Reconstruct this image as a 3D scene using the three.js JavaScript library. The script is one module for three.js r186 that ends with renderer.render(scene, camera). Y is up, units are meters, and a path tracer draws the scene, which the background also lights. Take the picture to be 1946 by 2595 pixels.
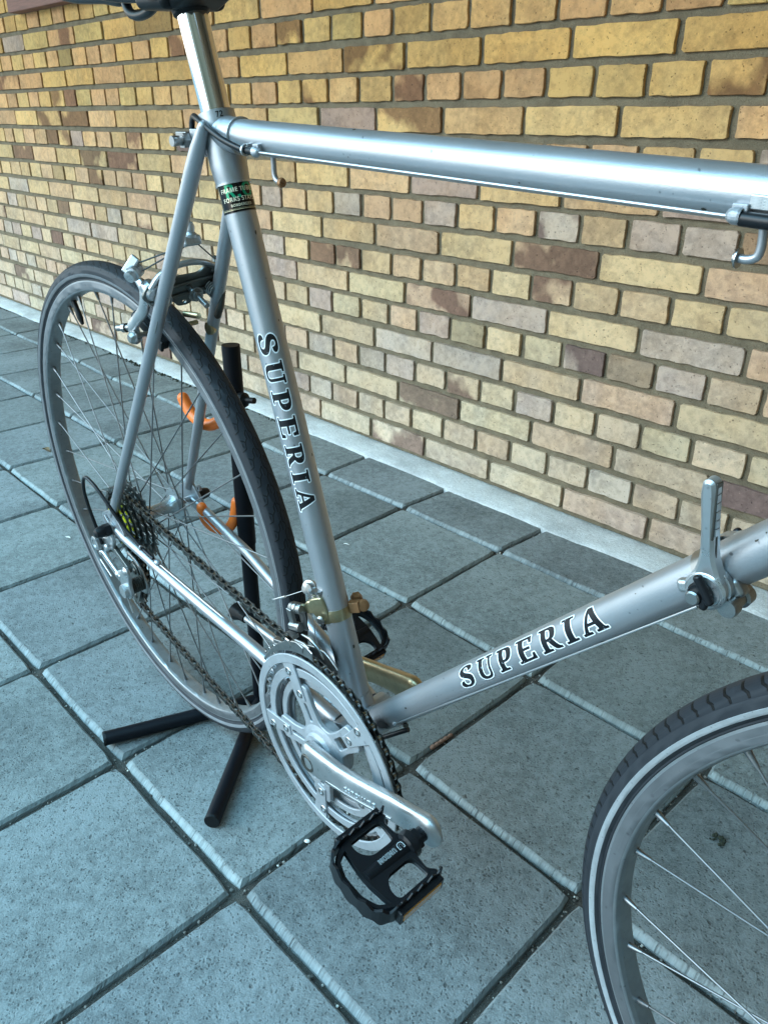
import * as THREE from 'three';
import { mergeGeometries, mergeVertices, toCreasedNormals } from 'three/addons/utils/BufferGeometryUtils.js';
import { RoundedBoxGeometry } from 'three/addons/geometries/RoundedBoxGeometry.js';

// ---------------------------------------------------------------- camera, sky, sun, exposure
const scene = new THREE.Scene();
const camera = new THREE.PerspectiveCamera(66.28, 767 / 1024, 0.02, 400);
{
  const X = new THREE.Vector3(0.69600376, 0.00325886, -0.71803074);
  const Y = new THREE.Vector3(-0.32394022, 0.89386594, -0.30994582);
  const Z = new THREE.Vector3(0.64081315, 0.44832249, 0.62318974);
  camera.quaternion.setFromRotationMatrix(new THREE.Matrix4().makeBasis(X, Y, Z));
  camera.position.set(1.19217546, 0.84705394, 1.22528154);
}
scene.add(camera);
const lerp = (a, b, t) => a + (b - a) * t, clamp = (x, a, b) => Math.min(b, Math.max(a, x));
const SUN_DIR = new THREE.Vector3(-0.50, 0.46, 0.85).normalize();
{
  const w = 512, h = 256, d = new Float32Array(w * h * 4);
  for (let j = 0; j < h; j++) {
    const el = ((j + 0.5) / h - 0.5) * Math.PI, s = Math.max(0, Math.sin(el));
    const t = clamp(s / 0.85, 0, 1), t1 = clamp(s / 0.34, 0, 1), t2 = clamp((s - 0.30) / 0.6, 0, 1), sky3 = [[0.98, 0.93, 0.84], [0.56, 0.92, 1.10], [0.62, 1.45, 2.05]], mixc = (k) => lerp(lerp(sky3[0][k], sky3[1][k], t1 * t1 * (3 - 2 * t1)), sky3[2][k], t2);
    for (let i = 0; i < w; i++) {
      const az = ((i + 0.5) / w - 0.5) * 2 * Math.PI;
      const dx = Math.cos(el) * Math.cos(az), dz = Math.cos(el) * Math.sin(az), dy = Math.sin(el);
      const cs = dx * SUN_DIR.x + dy * SUN_DIR.y + dz * SUN_DIR.z;
      const glow = 1 + 0.55 * Math.pow(Math.max(0, cs), 3);
      const c = (az * 3 + Math.sin(az * 5) + el * 9), cl = 1 + 0.05 * Math.sin(c) * Math.cos(el * 7 + az * 2);
      const k = (el < 0 ? 0.35 : 1) * glow * cl, o = (j * w + i) * 4;
      d[o] = k * mixc(0); d[o + 1] = k * mixc(1); d[o + 2] = k * mixc(2); d[o + 3] = 1;
    }
  }
  const sky = new THREE.DataTexture(d, w, h, THREE.RGBAFormat, THREE.FloatType);
  sky.mapping = THREE.EquirectangularReflectionMapping; sky.magFilter = THREE.LinearFilter; sky.needsUpdate = true;
  scene.background = sky; scene.environment = sky;
}
const sun = new THREE.DirectionalLight(new THREE.Color(1.0, 0.96, 0.92), 0.5);
sun.position.copy(SUN_DIR).multiplyScalar(12); sun.castShadow = true; sun.shadow.radius = 55;
sun.shadow.mapSize.set(2048, 2048);
Object.assign(sun.shadow.camera, { left: -5, right: 5, top: 5, bottom: -5, near: 0.5, far: 30 });
scene.add(sun, sun.target);
const renderer = new THREE.WebGLRenderer({ antialias: true });
renderer.toneMapping = THREE.LinearToneMapping;
renderer.toneMappingExposure = 3.0;
renderer.shadowMap.enabled = true;
renderer.setSize(767, 1024);

// ---------------------------------------------------------------- helpers
// mirrored placements turn the faces inside out: turn them back
THREE.BufferGeometry.prototype.place = function (m) {
  this.applyMatrix4(m);
  if (m.determinant() < 0) { if (this.index) { const a = this.index.array; for (let i = 0; i < a.length; i += 3) { const t = a[i]; a[i] = a[i + 1]; a[i + 1] = t; } } else for (const k of Object.keys(this.attributes)) { const at = this.attributes[k], n = at.itemSize, a = at.array; for (let i = 0; i < at.count; i += 3) for (let q = 0; q < n; q++) { const t = a[i * n + q]; a[i * n + q] = a[(i + 1) * n + q]; a[(i + 1) * n + q] = t; } } }
  return this;
};
function rng(seed) { let a = seed >>> 0; return () => { a = (a + 0x6D2B79F5) >>> 0; let t = a; t = Math.imul(t ^ (t >>> 15), t | 1); t ^= t + Math.imul(t ^ (t >>> 7), t | 61); return ((t ^ (t >>> 14)) >>> 0) / 4294967296; }; }
const V = (x, y, z) => new THREE.Vector3(x, y, z);
const counts = new Map();
function numbered(n) { const c = counts.get(n) || 0; counts.set(n, c + 1); return c ? n + '_' + String(c).padStart(3, '0') : n; }
function shadow(o) { o.castShadow = true; o.receiveShadow = true; return o; }
function part(name, geo, mat, parent) { const m = shadow(new THREE.Mesh(geo, mat)); m.name = name; (parent || scene).add(m); return m; }
function tag(o, label, category, group, kind) { if (label) o.userData.label = label; if (category) o.userData.category = category; if (group) o.userData.group = group; if (kind) o.userData.kind = kind; return o; }
function thing(name, label, category, group) { const g = new THREE.Group(); g.name = numbered(name); scene.add(g); return tag(g, label, category, group); }
function fin(g) {
  const o = g.index ? g.toNonIndexed() : g;
  for (const k of Object.keys(o.attributes)) if (!['position', 'normal', 'uv', 'color'].includes(k)) o.deleteAttribute(k);
  if (!o.attributes.uv) o.setAttribute('uv', new THREE.BufferAttribute(new Float32Array(o.attributes.position.count * 2), 2));
  if (!o.attributes.normal) o.computeVertexNormals();
  o.morphAttributes = {}; o.clearGroups();
  return o;
}
const M = (...g) => mergeGeometries(g.flat(9).map(fin));
// a basis: columns x, y, z at origin o
function basis(o, x, y, z) { return new THREE.Matrix4().makeBasis(x, y, z).setPosition(o); }
function frameAlong(dir, hint = V(0, 1, 0)) {
  const t = dir.clone().normalize(); let n = hint.clone().sub(t.clone().multiplyScalar(hint.dot(t)));
  if (n.lengthSq() < 1e-6) { n = V(1, 0, 0).sub(t.clone().multiplyScalar(t.x)); }
  n.normalize(); return [t, n, new THREE.Vector3().crossVectors(t, n)];
}
// swept tube along points, radius number / array / function(t); sx, sy squash along the first normal and the second
function sweep(pts, rad, { n = 14, caps = true, sx = 1, sy = 1, hint, dome = false, sq = 1 } = {}) {
  const R = typeof rad === 'function' ? rad : Array.isArray(rad) ? (t) => { const f = t * (rad.length - 1), i = Math.min(rad.length - 2, Math.floor(f)); return lerp(rad[i], rad[i + 1], f - i); } : () => rad;
  const len = [0]; for (let i = 1; i < pts.length; i++) len.push(len[i - 1] + pts[i].distanceTo(pts[i - 1]));
  const L = len[len.length - 1];
  const tan = pts.map((p, i) => pts[Math.min(i + 1, pts.length - 1)].clone().sub(pts[Math.max(i - 1, 0)]).normalize());
  let [, nv] = frameAlong(tan[0], hint);
  const pos = [], nor = [], uv = [], idx = [];
  for (let i = 0; i < pts.length; i++) {
    nv.sub(tan[i].clone().multiplyScalar(nv.dot(tan[i]))).normalize();
    const b = new THREE.Vector3().crossVectors(tan[i], nv), r = R(len[i] / L);
    const dr = (R(Math.min(1, len[i] / L + 0.01)) - R(Math.max(0, len[i] / L - 0.01))) / (0.02 * L);
    for (let k = 0; k <= n; k++) {
      const a = k / n * 2 * Math.PI, c0 = Math.cos(a), s0 = Math.sin(a), c = Math.sign(c0) * Math.pow(Math.abs(c0), sq), s = Math.sign(s0) * Math.pow(Math.abs(s0), sq);
      pos.push(pts[i].x + r * (sx * c * nv.x + sy * s * b.x), pts[i].y + r * (sx * c * nv.y + sy * s * b.y), pts[i].z + r * (sx * c * nv.z + sy * s * b.z));
      const q = V(0, 0, 0).addScaledVector(nv, (sq === 1 ? c : Math.sign(c0) * Math.pow(Math.abs(c0), 2 - sq)) / sx).addScaledVector(b, (sq === 1 ? s : Math.sign(s0) * Math.pow(Math.abs(s0), 2 - sq)) / sy).normalize().addScaledVector(tan[i], -clamp(dr, -2, 2)).normalize();
      nor.push(q.x, q.y, q.z); uv.push(a * r, len[i]);
    }
  }
  const W = n + 1;
  for (let i = 0; i < pts.length - 1; i++) for (let k = 0; k < n; k++) { const a = i * W + k, b = a + W; idx.push(a, a + 1, b, a + 1, b + 1, b); }
  if (caps) for (const e of [0, pts.length - 1]) {
    const s = e ? 1 : -1, c0 = pos.length / 3, d = tan[e].clone().multiplyScalar(s);
    const base = []; for (let k = 0; k < n; k++) { const q = (e * W + k) * 3; base.push([pos[q], pos[q + 1], pos[q + 2]]); }
    const r = R(e ? 1 : 0);
    if (dome) {
      let prev = null; const rings = 4;
      for (let j = 0; j <= rings; j++) {
        const ph = j / rings * Math.PI / 2, cr = Math.cos(ph), sr = Math.sin(ph), st = pos.length / 3;
        for (let k = 0; k <= n; k++) {
          const q = base[k % n], dx = V(q[0] - pts[e].x, q[1] - pts[e].y, q[2] - pts[e].z);
          const p = pts[e].clone().addScaledVector(dx, cr).addScaledVector(d, r * sr), m = dx.normalize().multiplyScalar(cr).addScaledVector(d, sr).normalize();
          pos.push(p.x, p.y, p.z); nor.push(m.x, m.y, m.z); uv.push(0.01 * k, 0.01 * j);
        }
        if (prev !== null) for (let k = 0; k < n; k++) { const a = prev + k, b = st + k; s > 0 ? idx.push(a, a + 1, b, a + 1, b + 1, b) : idx.push(a, b, a + 1, a + 1, b, b + 1); }
        prev = st;
      }
    } else {
      pos.push(pts[e].x, pts[e].y, pts[e].z); nor.push(d.x, d.y, d.z); uv.push(0, 0);
      for (let k = 0; k <= n; k++) { const q = base[k % n]; pos.push(...q); nor.push(d.x, d.y, d.z); uv.push((q[0] - pts[e].x), (q[1] - pts[e].y)); }
      for (let k = 0; k < n; k++) s > 0 ? idx.push(c0, c0 + 1 + k, c0 + 2 + k) : idx.push(c0, c0 + 2 + k, c0 + 1 + k);
    }
  }
  const g = new THREE.BufferGeometry();
  g.setAttribute('position', new THREE.Float32BufferAttribute(pos, 3)); g.setAttribute('normal', new THREE.Float32BufferAttribute(nor, 3)); g.setAttribute('uv', new THREE.Float32BufferAttribute(uv, 2)); g.setIndex(idx);
  return g;
}
function curve(pts, n = 24) { return new THREE.CatmullRomCurve3(pts, false, 'centripetal').getPoints(n); }
const rod = (a, b, r, o) => sweep([a, b], r, o);
const along = (a, b, t) => a.clone().lerp(b, t);
// bolt head / nut: n-sided prism from a along dir
function prism(a, dir, r, h, sides = 6, taper = 1) {
  const [t, n, b] = frameAlong(dir), g = new THREE.CylinderGeometry(r * taper, r, h, sides).toNonIndexed();
  if (sides < 12) g.computeVertexNormals();
  g.translate(0, h / 2, 0); g.applyMatrix4(basis(a, n, t, b.clone().negate()));
  return g;
}
// lathe round an axis: profile [[r, h], ...] from a along dir
function lathe(a, dir, profile, seg = 28) {
  const [t, n, b] = frameAlong(dir), g = new THREE.LatheGeometry(profile.map(([r, h]) => new THREE.Vector2(r, h)), seg);
  g.applyMatrix4(basis(a, n, t, new THREE.Vector3().crossVectors(n, t)));
  return toCreasedNormals(g, 0.6);
}
function box(c, sx, sy, sz, ex = V(1, 0, 0), ey = V(0, 1, 0), r = 0.0008) {
  const g = new RoundedBoxGeometry(sx, sy, sz, 2, Math.min(r, sx / 2.1, sy / 2.1, sz / 2.1));
  const x = ex.clone().normalize(), z = new THREE.Vector3().crossVectors(x, ey).normalize(), y = new THREE.Vector3().crossVectors(z, x);
  return g.place(basis(c, x, y, z));
}
// flat plate cut from a shape in the x-y plane, thickness along +z, with a small bevel
function plate(shape, th, bev = 0.0004, curveSegments = 12) {
  const b = Math.min(bev, th * 0.4);
  const g = new THREE.ExtrudeGeometry(shape, { depth: th - 2 * b, bevelEnabled: b > 0, bevelThickness: b, bevelSize: b, bevelOffset: -b, bevelSegments: 1, curveSegments });
  g.translate(0, 0, b); return g;
}
function poly(pts) { const s = new THREE.Shape(); pts.forEach(([x, y], i) => i ? s.lineTo(x, y) : s.moveTo(x, y)); s.closePath(); return s; }
// rounded outline through the given corners
function rounded(pts, r, P = THREE.Shape) {
  const s = new P(), n = pts.length;
  for (let i = 0; i < n; i++) {
    const a = new THREE.Vector2(...pts[(i + n - 1) % n]), b = new THREE.Vector2(...pts[i]), c = new THREE.Vector2(...pts[(i + 1) % n]);
    const d1 = a.clone().sub(b), d2 = c.clone().sub(b), q = Math.min(r, d1.length() * 0.48, d2.length() * 0.48);
    const p = b.clone().add(d1.setLength(q)), e = b.clone().add(d2.setLength(q));
    i ? s.lineTo(p.x, p.y) : s.moveTo(p.x, p.y); s.quadraticCurveTo(b.x, b.y, e.x, e.y);
  }
  s.closePath(); return s;
}
const hole = (s, pts, r) => { s.holes.push(rounded(pts, r, THREE.Path)); return s; };
const round_ = (s, x, y, r) => { const p = new THREE.Path(); p.absarc(x, y, r, 0, Math.PI * 2, true); s.holes.push(p); return s; };

// ---------------------------------------------------------------- noise and textures
function noiseField(size, cells, seed) {
  const r = rng(seed), g = new Float32Array(cells * cells); for (let i = 0; i < g.length; i++) g[i] = r();
  const o = new Float32Array(size * size);
  for (let y = 0; y < size; y++) {
    const fy = y / size * cells, iy = Math.floor(fy), ty = fy - iy, sy = ty * ty * (3 - 2 * ty), y0 = (iy % cells) * cells, y1 = ((iy + 1) % cells) * cells;
    for (let x = 0; x < size; x++) {
      const fx = x / size * cells, ix = Math.floor(fx), tx = fx - ix, sx = tx * tx * (3 - 2 * tx), x0 = ix % cells, x1 = (ix + 1) % cells;
      o[y * size + x] = lerp(lerp(g[y0 + x0], g[y0 + x1], sx), lerp(g[y1 + x0], g[y1 + x1], sx), sy);
    }
  }
  return o;
}
function fbm(size, cells, oct, seed, gain = 0.5) {
  const o = new Float32Array(size * size); let a = 1, s = 0;
  for (let k = 0; k < oct; k++) { const f = noiseField(size, Math.min(size, cells << k), seed + k * 17); for (let i = 0; i < o.length; i++) o[i] += a * f[i]; s += a; a *= gain; }
  for (let i = 0; i < o.length; i++) o[i] /= s; return o;
}
const toS = (c) => 255 * (c <= 0.0031308 ? 12.92 * c : 1.055 * Math.pow(c, 1 / 2.4) - 0.055);
function dataTex(size, fn, srgb) {
  const d = new Uint8Array(size * size * 4);
  for (let i = 0; i < size * size; i++) { const c = fn(i); for (let k = 0; k < 3; k++) d[i * 4 + k] = clamp(Math.round(srgb ? toS(clamp(c[k], 0, 1)) : c[k] * 255), 0, 255); d[i * 4 + 3] = 255; }
  const t = new THREE.DataTexture(d, size, size, THREE.RGBAFormat, THREE.UnsignedByteType);
  t.wrapS = t.wrapT = THREE.RepeatWrapping; t.magFilter = THREE.LinearFilter; t.minFilter = THREE.LinearMipmapLinearFilter; t.generateMipmaps = true;
  if (srgb) t.colorSpace = THREE.SRGBColorSpace; t.needsUpdate = true; return t;
}
function canvasTex(w, h, draw, srgb = true, repeat = false) {
  const c = document.createElement('canvas'); c.width = w; c.height = h; draw(c.getContext('2d'), w, h);
  const t = new THREE.CanvasTexture(c); if (srgb) t.colorSpace = THREE.SRGBColorSpace; if (repeat) t.wrapS = t.wrapT = THREE.RepeatWrapping; return t;
}
// scatter of small marks: returns a field 0..1 with dots of the given radii
function dots(size, count, r0, r1, seed, soft = 1) {
  const o = new Float32Array(size * size), r = rng(seed);
  for (let n = 0; n < count; n++) {
    const cx = r() * size, cy = r() * size, R = lerp(r0, r1, r() ** 2), st = 0.55 + 0.45 * r(), el = 0.6 + 0.8 * r(), an = r() * 3.14, ca = Math.cos(an), sa = Math.sin(an), B = Math.ceil(R * 1.6 + soft);
    for (let y = -B; y <= B; y++) for (let x = -B; x <= B; x++) {
      const u = (x * ca + y * sa) / el, v = (-x * sa + y * ca) * el, d = Math.hypot(u, v), k = clamp((R + soft / 2 - d) / soft, 0, 1) * st;
      if (k > 0) { const i = (((Math.floor(cy) + y) % size + size) % size) * size + (((Math.floor(cx) + x) % size + size) % size); if (k > o[i]) o[i] = k; }
    }
  }
  return o;
}

// ---------------------------------------------------------------- materials
const std = (o) => new THREE.MeshStandardMaterial(o), phys = (o) => new THREE.MeshPhysicalMaterial(o);
const rgb = (r, g, b) => new THREE.Color().setRGB(r, g, b);
const T = {};
{
  const S = 1024;
  // paving concrete, 0.6 m
  const a = fbm(S, 4, 5, 11), b = fbm(S, 64, 4, 23, 0.7), pits = dots(S, 15000, 0.7, 2.3, 5), light = dots(S, 11000, 0.7, 1.8, 6), big = dots(S, 260, 2, 4.2, 8), grain = noiseField(S, 512, 71), stain = fbm(S, 3, 4, 91);
  T.slab = dataTex(S, (i) => {
    let v = 0.80 + 0.60 * (a[i] - 0.5) + 0.70 * (b[i] - 0.5) + 0.30 * (grain[i] - 0.5);
    v *= 1 - 0.30 * clamp((stain[i] - 0.58) * 4, 0, 1);
    v = v * (1 - 0.50 * pits[i]) * (1 - 0.55 * big[i]) + 0.24 * light[i];
    return [v * 0.99, v, v * 0.985];
  }, true);
  T.slabH = dataTex(S, (i) => { const v = 0.6 + 0.35 * (b[i] - 0.5) + 0.2 * (grain[i] - 0.5) - 0.45 * pits[i] - 0.5 * big[i] + 0.1 * light[i]; return [v, v, v]; });
  // brick face, 0.5 m
  const c = fbm(S, 6, 5, 31), d = fbm(S, 48, 4, 37, 0.65), bp = dots(S, 1500, 0.8, 3, 43), bl = dots(S, 900, 0.8, 3.2, 47), st = fbm(S, 5, 4, 53), g2 = noiseField(S, 400, 59), st2 = fbm(S, 9, 5, 61), hs = fbm(S, 10, 3, 67);
  const brickAt = (i, amount) => {
    let v = 0.86 + 0.40 * (c[i] - 0.5) + 0.62 * (d[i] - 0.5) + 0.12 * (g2[i] - 0.5), h = 0.16 * (hs[i] - 0.5);
    let r = v * (1 + h * 0.6), g = v, bb = v * (1 - h);
    const k = clamp((st[i] * 0.7 + st2[i] * 0.3 - (0.64 - 0.2 * amount)) * 9, 0, 1) * amount;
    r = lerp(r, 0.40 * v, k); g = lerp(g, 0.34 * v, k); bb = lerp(bb, 0.36 * v, k);
    const p = 1 - 0.6 * bp[i]; r *= p; g *= p; bb *= p;
    const q = 0.20 * bl[i]; return [r + q, g + q * 0.95, bb + q * 0.8];
  };
  T.brick = dataTex(S, (i) => brickAt(i, 0.25), true);
  T.brickStained = dataTex(S, (i) => brickAt(i, 1), true);
  T.brickH = dataTex(S, (i) => { const v = 0.55 + 0.5 * (d[i] - 0.5) + 0.35 * (c[i] - 0.5) + 0.15 * (g2[i] - 0.5) - 0.4 * bp[i]; return [v, v, v]; });
  // mortar and joint sand, 0.25 m
  const m1 = fbm(512, 8, 5, 73, 0.65), m2 = noiseField(512, 256, 79), ml = dots(512, 900, 0.7, 2.6, 83), md = dots(512, 700, 0.8, 2.4, 89);
  T.mortar = dataTex(512, (i) => { const v = 0.74 + 0.6 * (m1[i] - 0.5) + 0.25 * (m2[i] - 0.5) - 0.25 * md[i] + 0.22 * ml[i]; return [v, v, v * 0.98]; }, true);
  T.mortarH = dataTex(512, (i) => { const v = 0.5 + 0.7 * (m1[i] - 0.5) + 0.3 * (m2[i] - 0.5) + 0.2 * ml[i] - 0.2 * md[i]; return [v, v, v]; });
  T.sand = dataTex(512, (i) => { const v = 0.45 + 0.5 * (m1[i] - 0.5) + 0.5 * (m2[i] - 0.5) - 0.25 * md[i] + 0.9 * ml[i] * ml[i]; return [v, v * 0.97, v * 0.92]; }, true);
  // paint: soft mottling, specks and fine dirt, 0.25 m
  const p1 = fbm(512, 5, 4, 97), p2 = noiseField(512, 400, 101), pd = dots(512, 60, 0.7, 2.4, 103), ps = dots(512, 30, 0.8, 2.2, 107);
  T.paint = dataTex(512, (i) => { const v = (0.95 + 0.12 * (p1[i] - 0.5) + 0.05 * (p2[i] - 0.5)) * (1 - 0.6 * pd[i]); return [v + 0.05 * ps[i], v + 0.05 * ps[i], v + 0.05 * ps[i]]; }, true);
  T.paintR = dataTex(512, (i) => { const v = 0.85 + 0.35 * (p1[i] - 0.5) + 0.12 * (p2[i] - 0.5); return [v, v, v]; });
  T.flakeH = dataTex(512, (i) => { const v = 0.5 + 0.5 * (p2[i] - 0.5); return [v, v, v]; });
  // worn metal: scratches and grime
  const w1 = fbm(512, 7, 5, 109), w2 = fbm(512, 24, 4, 113), wd = dots(512, 260, 0.8, 3.5, 127);
  T.worn = dataTex(512, (i) => { const v = (0.9 + 0.35 * (w1[i] - 0.5) + 0.2 * (w2[i] - 0.5)) * (1 - 0.35 * wd[i]); return [v, v * 0.985, v * 0.96]; }, true);
  T.wornR = dataTex(512, (i) => { const v = 0.8 + 0.7 * (w1[i] - 0.5) + 0.4 * (w2[i] - 0.5); return [v, v, v]; });
}
const rep = (t, s) => { const c = t.clone(); c.repeat.set(1 / s, 1 / s); c.needsUpdate = true; return c; };
const mat = {
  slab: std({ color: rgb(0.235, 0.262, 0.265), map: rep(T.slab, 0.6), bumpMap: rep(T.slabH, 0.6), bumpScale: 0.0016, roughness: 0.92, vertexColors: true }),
  sand: std({ color: rgb(0.17, 0.16, 0.145), map: rep(T.sand, 0.12), bumpMap: rep(T.mortarH, 0.12), bumpScale: 0.003, roughness: 1 }),
  ground: std({ color: rgb(0.2, 0.2, 0.2), map: rep(T.slab, 1.7), roughness: 0.95 }),
  kerb: std({ color: rgb(0.66, 0.69, 0.70), map: rep(T.mortar, 0.5), bumpMap: rep(T.mortarH, 0.3), bumpScale: 0.0025, roughness: 0.9 }),
  brick: std({ map: rep(T.brick, 0.5), bumpMap: rep(T.brickH, 0.5), bumpScale: 0.0022, roughness: 0.93, vertexColors: true }),
  brickStained: std({ map: rep(T.brickStained, 0.5), bumpMap: rep(T.brickH, 0.5), bumpScale: 0.0022, roughness: 0.93, vertexColors: true }),
  mortar: std({ color: rgb(0.225, 0.180, 0.120), map: rep(T.mortar, 0.25), bumpMap: rep(T.mortarH, 0.25), bumpScale: 0.003, roughness: 1 }),
  sill: std({ color: rgb(0.26, 0.115, 0.085), map: rep(T.mortar, 0.6), roughness: 0.7 }),
  soffit: std({ color: rgb(0.70, 0.52, 0.30), roughness: 0.9 }),
  paint: phys({ color: rgb(0.42, 0.435, 0.46), metalness: 0.72, roughness: 0.46, map: rep(T.paint, 0.25), roughnessMap: rep(T.paintR, 0.25), bumpMap: rep(T.flakeH, 0.12), bumpScale: 0.00012, clearcoat: 0.25, clearcoatRoughness: 0.35 }),
  chrome: std({ color: rgb(0.78, 0.78, 0.79), metalness: 1, roughness: 0.09, roughnessMap: null }),
  alu: std({ color: rgb(0.56, 0.585, 0.61), metalness: 0.85, roughness: 0.46, map: rep(T.worn, 0.2), roughnessMap: rep(T.wornR, 0.2) }),
  aluSatin: std({ color: rgb(0.40, 0.43, 0.465), metalness: 0.5, roughness: 0.58, map: rep(T.worn, 0.3) }),
  aluPol: std({ color: rgb(0.58, 0.60, 0.625), metalness: 0.9, roughness: 0.44, roughnessMap: rep(T.wornR, 0.2), map: rep(T.worn, 0.25) }),
  rim: std({ color: rgb(0.33, 0.35, 0.37), metalness: 0.7, roughness: 0.5, map: rep(T.worn, 0.15), roughnessMap: rep(T.wornR, 0.2) }),
  rimBrake: std({ color: rgb(0.19, 0.20, 0.215), metalness: 0.6, roughness: 0.5, map: rep(T.worn, 0.25) }),
  steel: std({ color: rgb(0.40, 0.405, 0.41), metalness: 1, roughness: 0.36, map: rep(T.worn, 0.1) }),
  spoke: std({ color: rgb(0.22, 0.225, 0.23), metalness: 0.9, roughness: 0.42 }),
  darkSteel: std({ color: rgb(0.10, 0.095, 0.085), metalness: 0.8, roughness: 0.42, map: rep(T.worn, 0.08) }),
  chainPlate: std({ color: rgb(0.060, 0.058, 0.055), metalness: 0.9, roughness: 0.33, map: rep(T.worn, 0.05) }),
  chainRoller: std({ color: rgb(0.36, 0.34, 0.30), metalness: 1, roughness: 0.25 }),
  sprocket: std({ color: rgb(0.17, 0.18, 0.175), metalness: 0.9, roughness: 0.4, map: rep(T.worn, 0.08) }),
  yellow: std({ color: rgb(0.62, 0.58, 0.02), roughness: 0.5 }),
  zinc: std({ color: rgb(0.50, 0.44, 0.28), metalness: 0.9, roughness: 0.33, map: rep(T.worn, 0.06) }),
  rusty: std({ color: rgb(0.33, 0.16, 0.07), metalness: 0.35, roughness: 0.6, map: rep(T.worn, 0.04) }),
  leftCrank: std({ color: rgb(0.50, 0.40, 0.25), metalness: 0.9, roughness: 0.34, map: rep(T.worn, 0.15) }),
  black: phys({ color: rgb(0.008, 0.009, 0.011), roughness: 0.36, specularIntensity: 0.6 }),
  blackPaint: phys({ color: rgb(0.006, 0.007, 0.009), roughness: 0.36, specularIntensity: 0.55 }),
  matBlack: phys({ color: rgb(0.008, 0.009, 0.010), roughness: 0.5, specularIntensity: 0.45 }),
  rubber: std({ color: rgb(0.035, 0.038, 0.043), roughness: 0.62, map: rep(T.worn, 0.2) }),
  tyre: phys({ color: rgb(0.026, 0.030, 0.037), specularIntensity: 0.6, roughness: 0.62, map: rep(T.worn, 0.3) }),
  stripeWorn: std({ color: rgb(0.17, 0.18, 0.195), roughness: 0.6, map: rep(T.worn, 0.12) }),
  stripe: std({ color: rgb(0.42, 0.45, 0.48), roughness: 0.5, metalness: 0.15, map: rep(T.worn, 0.12) }),
  orange: std({ color: rgb(0.95, 0.20, 0.028), roughness: 0.42 }),
  amber: phys({ color: rgb(0.50, 0.19, 0.02), roughness: 0.25, clearcoat: 0.8, clearcoatRoughness: 0.1 }),
  stand: phys({ color: rgb(0.005, 0.006, 0.009), roughness: 0.48, specularIntensity: 0.35 }),
  cable: std({ color: rgb(0.62, 0.63, 0.64), metalness: 0.9, roughness: 0.3 }),
  darkCable: std({ color: rgb(0.10, 0.10, 0.10), metalness: 0.8, roughness: 0.4 }),
  white: std({ color: rgb(0.75, 0.74, 0.70), roughness: 0.6 }),
  leaf: std({ color: rgb(0.16, 0.11, 0.055), roughness: 0.8 }),
  brownLeaf: std({ color: rgb(0.22, 0.12, 0.08), roughness: 0.7 }),
  grit: std({ color: rgb(0.34, 0.33, 0.31), roughness: 0.95 }),
  moss: std({ color: rgb(0.030, 0.036, 0.024), roughness: 1 }),
};

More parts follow.
